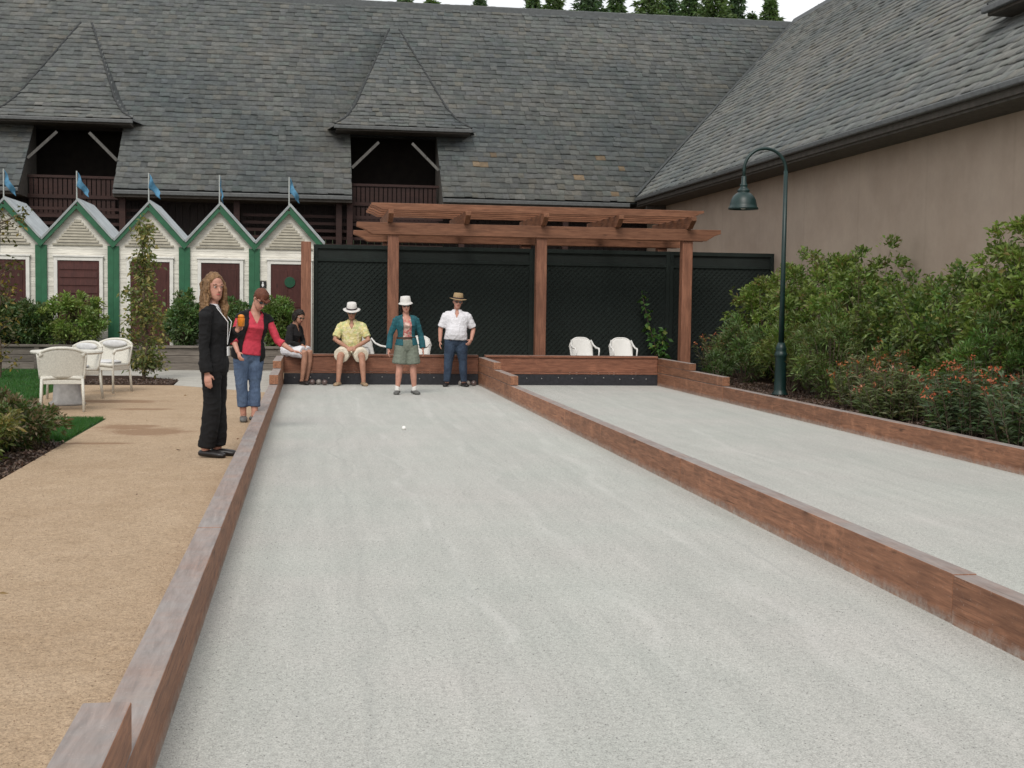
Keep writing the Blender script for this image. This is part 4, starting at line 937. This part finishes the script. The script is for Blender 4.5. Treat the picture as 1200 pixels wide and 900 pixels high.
class Person:
    def __init__(s, label, loc, rz, H, sex='m', skin='skin', pelvis=None, lean=(0, 0, 0), belly=0., head=(0, 0, 0), girth=1.):
        s.o = thing('person', label, 'person', loc, rz); s.H = H; s.sex = sex; s.skin = skin; s.girth = girth; s.belly = belly
        s.pel = Vector(pelvis) if pelvis else V3(0, 0, .52*H)
        s.Rl = (Matrix.Rotation(lean[2], 3, 'Z') @ Matrix.Rotation(lean[1], 3, 'Y') @ Matrix.Rotation(lean[0], 3, 'X'))   # forward lean, side lean, twist
        s.Rh = s.Rl @ (Matrix.Rotation(head[2], 3, 'Z') @ Matrix.Rotation(head[1], 3, 'Y') @ Matrix.Rotation(head[0], 3, 'X'))
        sw = .116 if sex == 'm' else .103
        s.sh = {1: s.up(sw*H, .003*H, .787*H), -1: s.up(-sw*H, .003*H, .787*H)}
        s.el = {k: s.sh[k]+V3(k*.028*H, .02*H, -.175*H) for k in (1, -1)}; s.wr = {k: s.el[k]+V3(k*.004*H, -.035*H, -.145*H) for k in (1, -1)}
        s.hip = {k: s.pel+V3(k*.052*H, 0, -.005*H) for k in (1, -1)}
        s.kn = {k: V3(k*.056*H, -.008*H, .285*H) for k in (1, -1)}; s.an = {k: V3(k*.058*H, .012*H, .05*H) for k in (1, -1)}
        s.toe = {k: V3(k*.30, -1, 0).normalized() for k in (1, -1)}; s.hand = {1: {}, -1: {}}
        s.neck = s.up(0, .006*H, .838*H)
        s.hc = s.up(0, -.006*H, .865*H)                     # chin level pivot; head local coords hang from here
        s.hs = H*.143
    def up(s, x, y, z): return s.pel+s.Rl @ V3(x, y, z-.52*s.H)
    def hp(s, x, y, z): return s.hc+s.Rh @ V3(x*s.hs, y*s.hs, z*s.hs)   # head units: z 0 chin .. 1 crown
    def torso(s, k, ease, lo=.47, hi=.84, belly=True, fl=0.):
        rg = []
        for (z, rx, ry, oy) in TORSO[s.sex]:
            if z < lo-1e-6 or z > hi: continue
            bl = s.belly*math.exp(-((z-.60)/.07)**2) if belly else 0
            g = s.girth if z < .8 else 1
            rg.append((s.up(0, oy*s.H-bl*.6, z*s.H), s.Rl @ V3(rx*s.H*g+ease+fl*max(0, (.62-z)/.15), 0, 0), s.Rl @ V3(0, ry*s.H*g+ease+bl*.5+fl*max(0, (.62-z)/.15), 0)))
        k.loft(rg, 24, 'start' if k.cap < .3 else None)
    def arm(s, k, sd, ease, part=2., r=(.034, .029, .026, .024, .0165)):
        H = s.H; S, E, W = s.sh[sd], s.el[sd], s.wr[sd]
        pts = [S, S.lerp(E, .5), E, E.lerp(W, .35), W]; rs = [x*H*(.88 if s.sex == 'f' else 1)+ease for x in r]
        if part >= 2: k.limb(pts, rs); return
        if part >= 1: f = part-1; k.limb([S, S.lerp(E, .5), E, E.lerp(W, f)], [rs[0], rs[1]*1.02, rs[2]*1.03, (.025*H+ease)*1.08]); return
        k.limb([S, S.lerp(E, part*.5), S.lerp(E, part)], [rs[0], rs[0]*1.0, rs[0]*1.10])
    def leg(s, k, sd, ease, part=2., r=(.058, .051, .036, .035, .022), flare=0.):
        H = s.H; A, B, C = s.hip[sd], s.kn[sd], s.an[sd]; r = [x*H*(s.girth if i < 2 else 1)+ease for i, x in enumerate(r)]
        if part >= 2: k.limb([A, A.lerp(B, .5), B, B.lerp(C, .35), B.lerp(C, .97)], [r[0], r[1], r[2]+flare*.3, r[3]+flare*.5, r[4]+flare]); return
        if part >= 1: f = part-1; k.limb([A, A.lerp(B, .5), B, B.lerp(C, f*.5), B.lerp(C, f)], [r[0], r[1], r[2]+flare*.3, r[3]+flare*.6, r[3]*.96+flare]); return
        k.limb([A, A.lerp(B, part*.5), A.lerp(B, part)], [r[0], r[1]*1.06+flare*.5, r[1]*1.06+flare])
    def body(s):
        k = SK(); H = s.H; s.torso(k, -.005)
        k.limb([s.up(0, .008*H, .82*H), s.hp(0, .12, .12), s.hp(0, .08, .35)], [.036*H, .031*H, .034*H])
        hd = [(.0, .10, .10, -.20), (.06, .17, .17, -.17), (.16, .235, .26, -.10), (.30, .275, .335, -.045), (.45, .295, .37, -.01), (.60, .315, .395, .0), (.75, .315, .40, .015), (.88, .265, .345, .02), (.96, .17, .22, .02)]
        k.loft([(s.hp(0, oy, z), s.Rh @ V3(rx*s.hs, 0, 0), s.Rh @ V3(0, ry*s.hs, 0)) for z, rx, ry, oy in hd], 20)
        k.limb([s.hp(0, -.375, .52), s.hp(0, -.43, .42), s.hp(0, -.475, .345), s.hp(0, -.40, .32)], [.028*s.hs, .04*s.hs, .058*s.hs, .05*s.hs], 10)
        k.limb([s.hp(-.2, -.355, .575), s.hp(0, -.395, .57), s.hp(.2, -.355, .575)], [.035*s.hs]*3, 8)
        for q in (1, -1): k.limb([s.hp(q*.31, .03, .36), s.hp(q*.335, .04, .47), s.hp(q*.325, .06, .56)], [.03*s.hs, .05*s.hs, .04*s.hs], 8)
        for q in (1, -1):
            s.arm(k, q, 0.); s.leg(k, q, 0.); s.do_hand(k, q)
            A = s.an[q]; t = s.toe[q]; k.limb([A+V3(0, 0, .01), A-t*.02+V3(0, 0, -.02), ], [.024*H, .022*H])
            z0 = A.z-.05*H+.024; a = V3(A.x, A.y, z0)
            k.limb([a-t*.03*H+V3(0, 0, .012), a+t*.04*H+V3(0, 0, .01), a+t*.078*H, a+t*.095*H], [.018*H, .021*H, .021*H, .014*H], 12, (t.cross(V3(0, 0, 1)), .55))
        s.b = k.mesh('body', s.skin, s.o, .0065, 3); return s.b
    def do_hand(s, k, q):
        h = s.hand[q]; W = s.wr[q]; sc = s.H/1.75*(1 if s.sex == 'm' else .94)
        d = Vector(h['d']).normalized() if 'd' in h else (W-s.el[q]).normalized(); n = Vector(h.get('n', (-q, 0, 0))); n = (n-d*n.dot(d)).normalized()   # n: palm side
        sd = Vector(h['s']) if 's' in h else n.cross(d)*q
        sd = (sd-d*sd.dot(d)-n*sd.dot(n)).normalized(); curl = h.get('curl', .35)
        if 's' not in h and sd.y > 0: sd = -sd
        k.limb([W-d*.02*sc, W+d*.03*sc, W+d*.065*sc, W+d*.088*sc], [.022*sc, .034*sc, .040*sc, .037*sc], 12, (sd, .42))
        for i, (L, r) in enumerate(((.072, .0092), (.080, .0095), (.074, .009), (.058, .008))):
            base = W+d*(.086-.004*abs(i-1))*sc+sd*(.030-.0205*i)*sc; p = [base-d*.012*sc, base]; ang = curl*.6; 
            for seg in (.45, .32, .23):
                dd = d*math.cos(ang)+n*math.sin(ang); p.append(p[-1]+dd*L*seg*sc); ang += curl
            k.limb(p, [r*sc*x for x in (1.05, 1.05, 1., .92, .78)], 8)
        b0 = W+d*.022*sc+sd*.026*sc; dd = (d*.62+sd*.62+n*.45).normalized(); d2 = (d*.85+sd*.2+n*.4).normalized()
        k.limb([b0, b0+dd*.036*sc, b0+dd*.036*sc+d2*.03*sc], [.0125*sc, .0115*sc, .0085*sc], 8)
    def face(s, sunglasses=False, lips=True):
        if not sunglasses:
            for q in (1, -1):
                b = MB(); b.ball((0, 0, 0), .05*s.hs, 12, 8); b.v = [tuple(s.hp(q*.125, -.335, .50)+Vector((v[0]*1.25, v[1], v[2]*.48))) for v in b.v]; e = b.build('eye', 'eye_white', s.o, smooth=True)
                b = MB(); b.ball((0, 0, 0), .029*s.hs, 10, 6); b.v = [tuple(s.hp(q*.125, -.372, .50)+Vector(v)) for v in b.v]; b.build('iris', 'iris', e, smooth=True)
                b = MB(); b.tube([s.hp(q*.05, -.385, .585), s.hp(q*.13, -.385, .605), s.hp(q*.21, -.345, .585)], .018*s.hs, 6); b.build('eyebrow', 'brow', s.o, smooth=True)
        else:
            b = MB()
            for q in (1, -1):
                pts = [s.hp(q*(.135+.11*math.cos(a)), -.40+.05*math.cos(a)*(1 if True else 0), .50+.075*math.sin(a)) for a in np.linspace(0, 6.283, 14)[:-1]]
                pts = [s.hp(q*(.135+.115*math.cos(a)), -.425+.03*abs(math.cos(a)), .505+.078*math.sin(a)) for a in np.linspace(0, 6.283, 14)[:-1]]
                back = [p+s.Rh @ V3(0, .03*s.hs, 0) for p in pts]; n = len(pts)
                b.add(pts+back, [tuple(range(n)), tuple(range(n, 2*n))[::-1]]+[(i, (i+1) % n, n+(i+1) % n, n+i) for i in range(n)])
                b.tube([s.hp(q*.245, -.39, .53), s.hp(q*.335, -.2, .53), s.hp(q*.345, .05, .52)], .012*s.hs, 6)
            b.tube([s.hp(-.04, -.43, .525), s.hp(.04, -.43, .525)], .014*s.hs, 6); b.build('sunglasses', 'glasses', s.o)
        b = MB(); b.tube([s.hp(-.10, -.335, .205), s.hp(-.04, -.37, .215), s.hp(0, -.375, .208), s.hp(.04, -.37, .215), s.hp(.10, -.335, .205)], [.008*s.hs, .024*s.hs, .026*s.hs, .024*s.hs, .008*s.hs], 8); b.build('mouth', 'lip', s.o, smooth=True)
    def shirt(s, m, ease=.016, sleeve=.6, lo=.47, name='shirt', cut=None, solid=0., wr=.006, fl=0., belly=True, hi=.85, vneck=0.):
        if vneck:
            inv = s.Rl.inverted(); H = s.H
            def cut(c):
                q = inv @ (c-s.pel); z = q.z/H+.52; return (q.y < 0 and z > .752 and abs(q.x) < (z-.752)*vneck*H) or z > .838
            solid = .006
        k = SK(); k.cap = .10; s.torso(k, ease, lo, hi, belly, fl)
        for q in (1, -1):
            if sleeve: s.arm(k, q, ease*.65, sleeve)
        for q in ((1, -1) if sleeve else ()): k.limb([s.up(q*.03*s.H, .006*s.H, .812*s.H), s.sh[q]+V3(0, 0, -.004)], [.026*s.H+ease*.3, .033*s.H+ease*.6])
        return k.mesh(name, m, s.o, .0085, 4, wr, cut, solid)
    def collar(s, m, r=.043, name='collar'):
        k = MB(); n = 26
        for i in range(n+1):
            a = -math.pi/2+.34+(2*math.pi-.68)*i/n; c, q = math.cos(a), math.sin(a)
            for (rr, z) in ((r+.004, .826-.006*(q < 0)), (r, .852), (r+.012, .838-.012*max(0, -q)), (r+.016, .824-.02*max(0, -q))): k.v.append(tuple(s.up(rr*s.H*c, .006*s.H+rr*s.H*q*.95, z*s.H))); k.c.append((1, 1, 1))
        for i in range(n):
            for j in range(3): a = i*4+j; k.f.append((a, a+1, a+5, a+4))
        o = k.build(name, m, s.o, smooth=True); q = o.modifiers.new('t', 'SOLIDIFY'); q.thickness = .006; return o
    def trousers(s, m, part=2., ease=.012, flare=0., name='trousers', waist=.60, wr=.006):
        k = SK(); k.cap = .10
        rg = [(s.up(0, oy*s.H, z*s.H), s.Rl @ V3(rx*s.H*s.girth+ease, 0, 0), s.Rl @ V3(0, ry*s.H*s.girth+ease, 0)) for z, rx, ry, oy in TORSO[s.sex] if z <= waist]
        rg[0] = (rg[0][0], rg[0][1]*.95, rg[0][2]*.95); k.loft(rg, 22)
        for q in (1, -1): s.leg(k, q, ease, part, flare=flare)
        return k.mesh(name, m, s.o, .0085, 4, wr)
    def shoes(s, m, sole=None, big=1.):
        H = s.H
        for q in (1, -1):
            A = s.an[q]; t = s.toe[q]; a = V3(A.x, A.y, A.z-.05*H+.026); k = SK()
            k.limb([a-t*.038*H+V3(0, 0, .012), a-t*.01*H+V3(0, 0, .014), a+t*.045*H+V3(0, 0, .010), a+t*.085*H, a+t*.108*H-V3(0, 0, .004)], [.026*H*big, .029*H*big, .029*H*big, .029*H*big, .02*H*big], 14, (t.cross(V3(0, 0, 1)), .66))
            k.mesh('shoe', m, s.o, .006, 3)
    def hat(s, m, band=None, brim=.62, crown=.36, top=1.16, tilt=0., z=.72, dip=.04):
        prof_c = [(crown+.01, z), (crown, z+.05), (crown*.97, z+.2), (crown*.86, top-.02), (crown*.6, top), (crown*.2, top-.03)]
        b = MB(); n = 28
        full = [(crown-.02, z-.02), (brim, z-.03-dip), (brim+.01, z-.01-dip), (crown+.012, z+.012)]+prof_c
        vs = []
        for (r, zz) in full:
            for k in range(n): a = 2*math.pi*k/n; vs.append(s.hp(r*math.cos(a), .02+r*1.12*math.sin(a), zz+(.035*math.cos(2*a) if r > crown+.05 else 0)))
        fs = [(i*n+k, i*n+(k+1) % n, (i+1)*n+(k+1) % n, (i+1)*n+k) for i in range(len(full)-1) for k in range(n)]+[tuple(range((len(full)-1)*n, len(full)*n)), tuple(range(n))[::-1]]
        b.add(vs, fs); o = b.build('hat', m, s.o, smooth=True)
        if band:
            b = MB(); vs = []
            for (r, zz) in ((crown+.012, z+.02), (crown+.016, z+.03), (crown+.012, z+.11), (crown+.006, z+.12)):
                for k in range(n): a = 2*math.pi*k/n; vs.append(s.hp(r*math.cos(a), .02+r*1.12*math.sin(a), zz))
            b.add(vs, [(i*n+k, i*n+(k+1) % n, (i+1)*n+(k+1) % n, (i+1)*n+k) for i in range(3) for k in range(n)]); b.build('hat_band', band, o, smooth=True)
        return o
    def hair(s, m, kind):
        k = SK(); hs = s.hs
        cap = [(.42, .33, .30, .12), (.60, .355, .40, .06), (.78, .355, .435, .03), (.92, .29, .37, .03), (1.0, .18, .24, .03)]
        if kind == 'short': cap[0] = (.5, .335, .30, .12)
        k.loft([(s.hp(0, oy, z), s.Rh @ V3(rx*hs, 0, 0), s.Rh @ V3(0, ry*hs, 0)) for z, rx, ry, oy in cap], 20)
        if kind == 'long':
            r2 = random.Random(4)
            for q in (1, -1):
                for i in range(9):
                    f = i/8; x0 = q*(.10+.05*(i % 2)); ph = r2.uniform(0, 6)
                    bx, by = q*(.30+.16*f), .28-.62*f*(1 if q else 1)
                    pts = [s.hp(q*.10, .05-.12*f, .97), s.hp(q*.31, .10-.22*f, .70), s.hp(q*.37, .14-.30*f, .40)]
                    end = -.85-.45*r2.random()
                    for j in range(1, 6):
                        g = j/5; pts.append(s.hp(q*(.34+.07*g*f+.085*math.sin(ph+g*9)), .20-.36*f-.10*g*f+.085*math.cos(ph+g*8), .40+(end-.40)*g))
                    k.limb(pts, [.07*hs, .08*hs, .085*hs, .085*hs, .08*hs, .075*hs, .06*hs, .025*hs], 8)
            for i in range(7):
                x = -.30+.6*i/6; ph = r2.uniform(0, 6)
                k.limb([s.hp(x*.5, .15, .95), s.hp(x, .38, .6), s.hp(x, .36, .2), s.hp(x+.03*math.sin(ph), .34, -.3), s.hp(x*1.1, .36, -.9), s.hp(x*1.1, .34, -1.2)], [.07*hs, .11*hs, .12*hs, .12*hs, .10*hs, .04*hs], 8)
        elif kind == 'bob':
            for q in (1, -1):
                for i in range(6):
                    f = i/5; k.limb([s.hp(q*.12, .1-.1*f, .98), s.hp(q*.33, .18-.24*f, .70), s.hp(q*.36, .2-.27*f, .38), s.hp(q*.36, .2-.25*f, .05)], [.06*hs, .09*hs, .10*hs, .06*hs], 8)
            for i in range(5): x = -.28+.56*i/4; k.limb([s.hp(x*.5, .2, .95), s.hp(x, .40, .6), s.hp(x, .38, .25), s.hp(x, .30, .02)], [.07*hs, .10*hs, .11*hs, .06*hs], 8)
        inv = s.Rh.inverted()
        def cut(p):
            q = inv @ (p-s.hc)/hs
            if kind == 'long': return q.y < -.24 and (q.x/.285)**2+((q.z-.40)/.47)**2 < 1
            return q.y < -.20 and (q.x/.33)**2+((q.z-.36)/.47)**2 < 1
        return k.mesh('hair', m, s.o, .006, 1, .008, cut, 0., 26.)

# 1 woman in the black suit ------------------------------------------------
RZ1 = R(74)
p = Person('slim woman with long blonde hair in black trouser suit on the sand path', (-.88, 12.05, .12), RZ1, 1.67, 'f', 'skin_pink', lean=(-.02, 0, 0), head=(.02, 0, R(-42)), girth=.88)
p.el[-1] = p.sh[-1]+V3(-.03, .012, -.295); p.wr[-1] = p.el[-1]+V3(-.025, -.04, -.235); p.hand[-1] = {'n': (1, .2, 0), 's': (.2, -1, 0), 'curl': .3}
p.el[1] = V3(.215, .0, 1.02); p.wr[1] = V3(.10, -.185, 1.17); p.hand[1] = {'d': (-.25, -.45, .85), 'n': (-1, .2, -.1), 's': (0, -.8, -.5), 'curl': .75}
for q in (1, -1): p.kn[q] = V3(q*.072, -.005, .285*1.67); p.an[q] = V3(q*.07, .02-q*.03, .05*1.67); p.toe[q] = V3(q*.12, -1, 0).normalized()
p.body(); p.face(); p.hair('hair_blonde', 'long')
p.shirt('white_cloth', .0, 0, .56, 'blouse', wr=.001)
def open_front(P, w0, w1, zlo, zhi):
    inv = P.Rl.inverted()
    def cut(c):
        q = inv @ (c-P.pel); z = (q.z+.52*P.H)/P.H
        if z > .842: return True
        if q.y > -.02: return False
        f = (z-zlo)/(zhi-zlo); return abs(q.x) < (w0+(w1-w0)*f)*P.H and z > zlo
    return cut
p.shirt('black_cloth', .015, 1.97, .465, 'jacket', open_front(p, .002, .030, .68, .84), .007, .010, .015)
p.trousers('black_cloth', 2., .013, .026, 'trousers', wr=.008); p.shoes('shoe_black')
b = MB()
for q in (1, -1): b.tube([p.up(q*.034*p.H, -.03*p.H, .825*p.H), p.up(q*.028*p.H, -.092*p.H, .745*p.H), p.up(q*.014*p.H, -.084*p.H, .68*p.H), p.up(.006*p.H, -.074*p.H, .62*p.H)], .0035, 6)
ly = b.build('lanyard', 'sign_white', p.o)
b = MB(); c = p.up(.006*p.H, -.078*p.H, .585*p.H); b.box(c.x-.026, c.x+.026, c.y-.004, c.y+.004, c.z-.045, c.z+.04); b.build('badge', 'sign_white', ly, bevel=.003)
mw = Matrix.Translation(V3(-.88, 12.05, .12)) @ Matrix.Rotation(RZ1, 4, 'Z')
hw = mw @ (p.wr[1]+V3(-.045, -.05, .085))
b = MB(); b.lathe([(.022, -.05), (.03, -.045), (.034, .02), (.036, .025), (.032, .026), (.026, -.03)], (0, 0, 0), 18); b.ball((.0, 0, .04), (.030, .03, .022), 12, 8)
tag(b.build('orange_cup', 'orange', smooth=True, loc=hw), 'small orange object held up by the woman in black suit', 'held object')

# 2 woman in red ------------------------------------------------------------
p = Person('woman in red top, black vest and cropped jeans leaning over timber edging', (-.74, 15.55, .12), R(20), 1.59, 'f', 'skin_pink', lean=(.17, .13, -.02), head=(.34, .06, R(16)), girth=1.08)
p.el[1] = p.sh[1]+V3(.10, -.06, -.25); p.wr[1] = p.el[1]+V3(.15, -.10, -.12); p.hand[1] = {'d': (.9, -.5, -.2), 'n': (0, -.3, -1), 's': (-.3, -1, 0), 'curl': .3}
p.el[-1] = p.sh[-1]+V3(-.10, .0, -.26); p.wr[-1] = p.el[-1]+V3(.02, -.14, -.17); p.hand[-1] = {'n': (1, .2, 0), 'curl': .5}
p.kn[1] = V3(.075, -.02, .285*1.58); p.an[-1] = V3(-.05, .03, .05*1.58); p.an[1] = V3(.06, -.05, .05*1.58)
p.body(); p.face(True); p.hair('hair_auburn', 'short')
p.shirt('red_cloth', .014, 1.35, .505, 'top', wr=.005, vneck=.55, fl=.012)
p.shirt('black_cloth', .026, .16, .47, 'vest', open_front(p, .082, .056, .40, .83), .01, .006, .02)
p.trousers('denim', 1.72, .010, .006, 'cropped_jeans', .56); p.shoes('shoe_grey')
b = MB(); n = 24; vs = []
k = SK(); k.loft([(p.hp(0, .03, z), p.Rh @ V3(rx*p.hs, 0, 0), p.Rh @ V3(0, ry*p.hs, 0)) for z, rx, ry in ((.66, .375, .45), (.80, .37, .45), (.95, .31, .39), (1.04, .17, .24))], 20)
k.limb([p.hp(-.24, -.42, .69), p.hp(0, -.60, .66), p.hp(.24, -.42, .69)], [.09*p.hs]*3, 10, ((1, 0, 0), 1.)); k.mesh('sun_visor', 'hair_auburn', p.o, .007, 3)

# 3 seated woman at the corner ----------------------------------------------
H = 1.62; p = Person('dark-haired woman in black top and white shorts seated at court corner', (-.43, 24.45, 0), R(58), H, 'f', 'skin_tan', pelvis=(0, 0, .65), lean=(.34, 0, 0), head=(.10, 0, R(-16)))
for q in (1, -1):
    p.hip[q] = p.pel+V3(q*.085, 0, 0); p.kn[q] = V3(q*.09, -.43, .60); p.an[q] = V3(q*.08, -.36, .085)
    p.el[q] = p.sh[q]+V3(q*.05, -.05, -.27); p.wr[q] = V3(q*.06, -.27, .73); p.hand[q] = {'d': (-q*.3, -.9, -.2), 'n': (0, -.2, -1), 'curl': .3}
p.body(); p.face(True); p.hair('hair_dark', 'bob'); p.shirt('dark_cloth', .018, 1.9, .53, 'top', vneck=.4); p.trousers('white_cloth', .88, .018, .012, 'shorts'); p.shoes('shoe_black')

# 4 seated man in yellow -----------------------------------------------------
H = 1.74; p = Person('seated man in yellow patterned shirt, cream shorts and white hat', (.76, 24.52, 0), R(-3), H, 'm', 'skin_tan', pelvis=(0, 0, .66), lean=(.16, 0, 0), belly=.03, head=(.10, 0, 0), girth=1.1)
for q in (1, -1):
    p.hip[q] = p.pel+V3(q*.09, 0, -.005); p.kn[q] = V3(q*.20, -.46, .545); p.an[q] = V3(q*.235, -.52, .085)
    p.el[q] = p.sh[q]+V3(q*.11, -.10, -.275); p.wr[q] = V3(q*.055, -.37, .70); p.hand[q] = {'d': (-q*.8, -.35, -.25), 'n': (-q*.1, .8, -.4), 's': (0, -.4, 1), 'curl': .5}
p.body(); p.face(True); p.hair('hair_grey', 'short'); p.shirt('yellow_print', .020, .80, .47, 'shirt', wr=.008, vneck=.45); p.collar('yellow_print'); p.trousers('cream_cloth', .86, .02, .02, 'shorts', .56); p.shoes('shoe_tan'); p.hat('hat_white', 'hat_band', .66, .395, 1.22)

# 5 player in teal jacket -----------------------------------------------------
H = 1.62; p = Person('standing player in teal jacket, grey shorts, white sun hat and sunglasses', (1.60, 21.82, 0), R(4), H, 'f', 'skin_pink', girth=1.05, lean=(.02, -.025, R(3)), head=(.08, -.05, R(-6)))
for q in (1, -1):
    p.kn[q] = V3(q*.115, -.01, .285*H); p.an[q] = V3(q*.145, .01, .05*H); p.el[q] = p.sh[q]+V3(q*.095, .03, -.27); p.wr[q] = p.el[q]+V3(q*.03, -.05, -.235)
p.body(); p.face(True); p.hair('hair_dark', 'bob'); p.shirt('pink_print', .010, 0, .50, 'blouse', wr=.004, vneck=.6); p.shirt('teal_cloth', .019, 1.92, .49, 'jacket', open_front(p, .055, .042, .40, .82), .008, .007, .02); p.trousers('sage_cloth', .82, .02, .022, 'shorts', .60); p.shoes('shoe_grey', big=1.08); p.hat('hat_white', None, .53, .40, 1.17, dip=.10)
for q in (1, -1):
    k = SK(); A = p.an[q]; k.limb([A+V3(0, 0, -.02), A+V3(0, 0, .06)], [.042, .044]); k.mesh('sock', 'shoe_white', p.o, .007, 2)
b = MB(); n = 30
for i in range(n):
    a = 2*math.pi*i/n
    for (dr, dz) in ((0, 0), (.006, 0), (.006, .035), (0, .035)): b.v.append(tuple(p.up((.087*H*1.05+.013+dr)*math.cos(a), (.064*H*1.05+.013+dr)*math.sin(a), .585*H+dz))); b.c.append((1, 1, 1))
for i in range(n):
    for j in range(4): b.f.append((i*4+j, i*4+(j+1) % 4, ((i+1) % n)*4+(j+1) % 4, ((i+1) % n)*4+j))
b.build('belt', 'belt', p.o)

# 6 man in the white polo -------------------------------------------------------
H = 1.70; p = Person('stout man in white polo, dark jeans and straw hat by divider', (2.68, 23.9, 0), R(-2), H, 'm', 'skin_pink', belly=.06, girth=1.16, lean=(-.02, .03, R(-4)), head=(.08, .05, R(7)))
for q in (1, -1):
    p.kn[q] = V3(q*.135, -.01, .285*H); p.an[q] = V3(q*.16, .015, .05*H)
p.el[-1] = p.sh[-1]+V3(-.105, .02, -.265); p.wr[-1] = p.el[-1]+V3(-.01, -.06, -.235)
p.el[1] = p.sh[1]+V3(.12, .05, -.255); p.wr[1] = p.el[1]+V3(-.05, -.13, -.20); p.hand[1] = {'d': (-.5, -.5, -.7), 'n': (-.7, .5, -.1), 'curl': .6}
p.body(); p.face(True); p.hair('hair_grey', 'short'); p.shirt('white_cloth', .022, .84, .485, 'polo_shirt', wr=.008, fl=.015, vneck=.42); p.collar('white_cloth', .047); p.trousers('denim_dark', 2., .016, .008, 'jeans', .58); p.shoes('shoe_black'); p.hat('straw', 'hat_band', .66, .40, 1.18, dip=.0)

# conifers on the hill (their tops show above the ridge)
CON = [(6.2, 88, 22.3), (8.3, 92, 23.1), (11.5, 90, 22.8), (14.6, 86, 22.1), (17.5, 94, 24.4), (18.0, 84, 22.8), (21.7, 92, 24.3), (22.6, 86, 23.4), (26.8, 96, 25.3), (26.6, 90, 24.2), (26.6, 84, 22.9), (29.4, 88, 23.4), (31.3, 90, 22.6), (31.2, 86, 22.7), (38.9, 96, 24.8)]
CLAB = ['conifer tip above the right hood, leftmost along the ridge', 'second conifer tip from the left along the ridge', 'lone small conifer tip left of the ridge middle', 'narrow conifer just left of the broad pair at ridge middle',
        'slim conifer between its narrow and broad neighbours at ridge middle', 'broad tall conifer at the middle of the ridge', 'lower conifer right of the broad middle one', 'tall conifer at the left end of the dense right row',
        'slim conifer second in the dense right row', 'conifer in the middle of the dense right row', 'tall conifer near the right end of the dense row', 'conifer closing the dense row at its right end',
        'smallest conifer in the gap before the lone tree', 'lone open-branched conifer near the roof valley', 'distant conifer tip peeping over the right wing roof']
for i, ((x, y, zt), lab) in enumerate(zip(CON, CLAB)):
    zb = -.3+min(26, (y-56)*.24); conifer((x, y, zb-.2), zt-zb+.2+.1, (5.2 if i in (5, 7, 10) else 4.2)*(.55 if i in (2, 12, 14) else 1), lab, [(.08, .13, .055), (.095, .145, .055), (.07, .115, .06)][i % 3])

# ------------------------------------------------------------------ light, sky, camera
SUN = Vector((-.20, -.66, .72)).normalized(); EL = math.asin(SUN.z); AZ = math.atan2(SUN.x, SUN.y)
ld = bpy.data.lights.new('sun', 'SUN'); ld.energy = 1.25; ld.angle = R(24); ld.color = (1, .955, .89)
lo = bpy.data.objects.new('sun', ld); COL.objects.link(lo); lo.rotation_euler = SUN.to_track_quat('Z', 'Y').to_euler()
w = bpy.data.worlds.new('World'); scene.world = w; w.use_nodes = True; nt = w.node_tree; bg = nt.nodes['Background']
sky = nt.nodes.new('ShaderNodeTexSky'); sky.sky_type = 'NISHITA'; sky.sun_disc = False; sky.sun_elevation = EL; sky.sun_rotation = AZ; sky.air_density = 1.; sky.dust_density = 2.5
tc = nt.nodes.new('ShaderNodeTexCoord'); nz = nt.nodes.new('ShaderNodeTexNoise'); nz.inputs['Scale'].default_value = 3.2; nz.inputs['Detail'].default_value = 7; nt.links.new(tc.outputs['Generated'], nz.inputs['Vector'])
cr = nt.nodes.new('ShaderNodeValToRGB'); cr.color_ramp.elements[0].position = .3; cr.color_ramp.elements[0].color = (5.7, 5.8, 5.95, 1); cr.color_ramp.elements[1].position = .75; cr.color_ramp.elements[1].color = (8.1, 8.05, 7.95, 1)
nt.links.new(nz.outputs['Fac'], cr.inputs['Fac'])
mx = nt.nodes.new('ShaderNodeMix'); mx.data_type = 'RGBA'; mx.inputs['Factor'].default_value = .88
nt.links.new(sky.outputs[0], mx.inputs['A']); nt.links.new(cr.outputs[0], mx.inputs['B']); nt.links.new(mx.outputs['Result'], bg.inputs['Color']); bg.inputs['Strength'].default_value = .10

cd = bpy.data.cameras.new('camera'); cam = bpy.data.objects.new('camera', cd); COL.objects.link(cam); scene.camera = cam
cd.sensor_width = 36; cd.lens = 45; cd.clip_start = .05; cd.clip_end = 2000
RC = np.array([[0.98790016, -0.15446055, 0.01397202], [0.00409416, -0.0640847, -0.99793606], [0.15503715, 0.9859184, -0.06267689]])
mt = Matrix.Identity(4)
for r in range(3): mt[r][0] = RC[0][r]; mt[r][1] = -RC[1][r]; mt[r][2] = -RC[2][r]
mt[0][3], mt[1][3], mt[2][3] = 0, 0, 1.57
cam.matrix_world = mt
vs = scene.view_settings; vs.view_transform = 'Standard'; vs.look = 'None'; vs.gamma = 1; vs.exposure = .64; vs.use_curve_mapping = False
scene.cycles.max_bounces = 6; scene.cycles.use_denoising = True
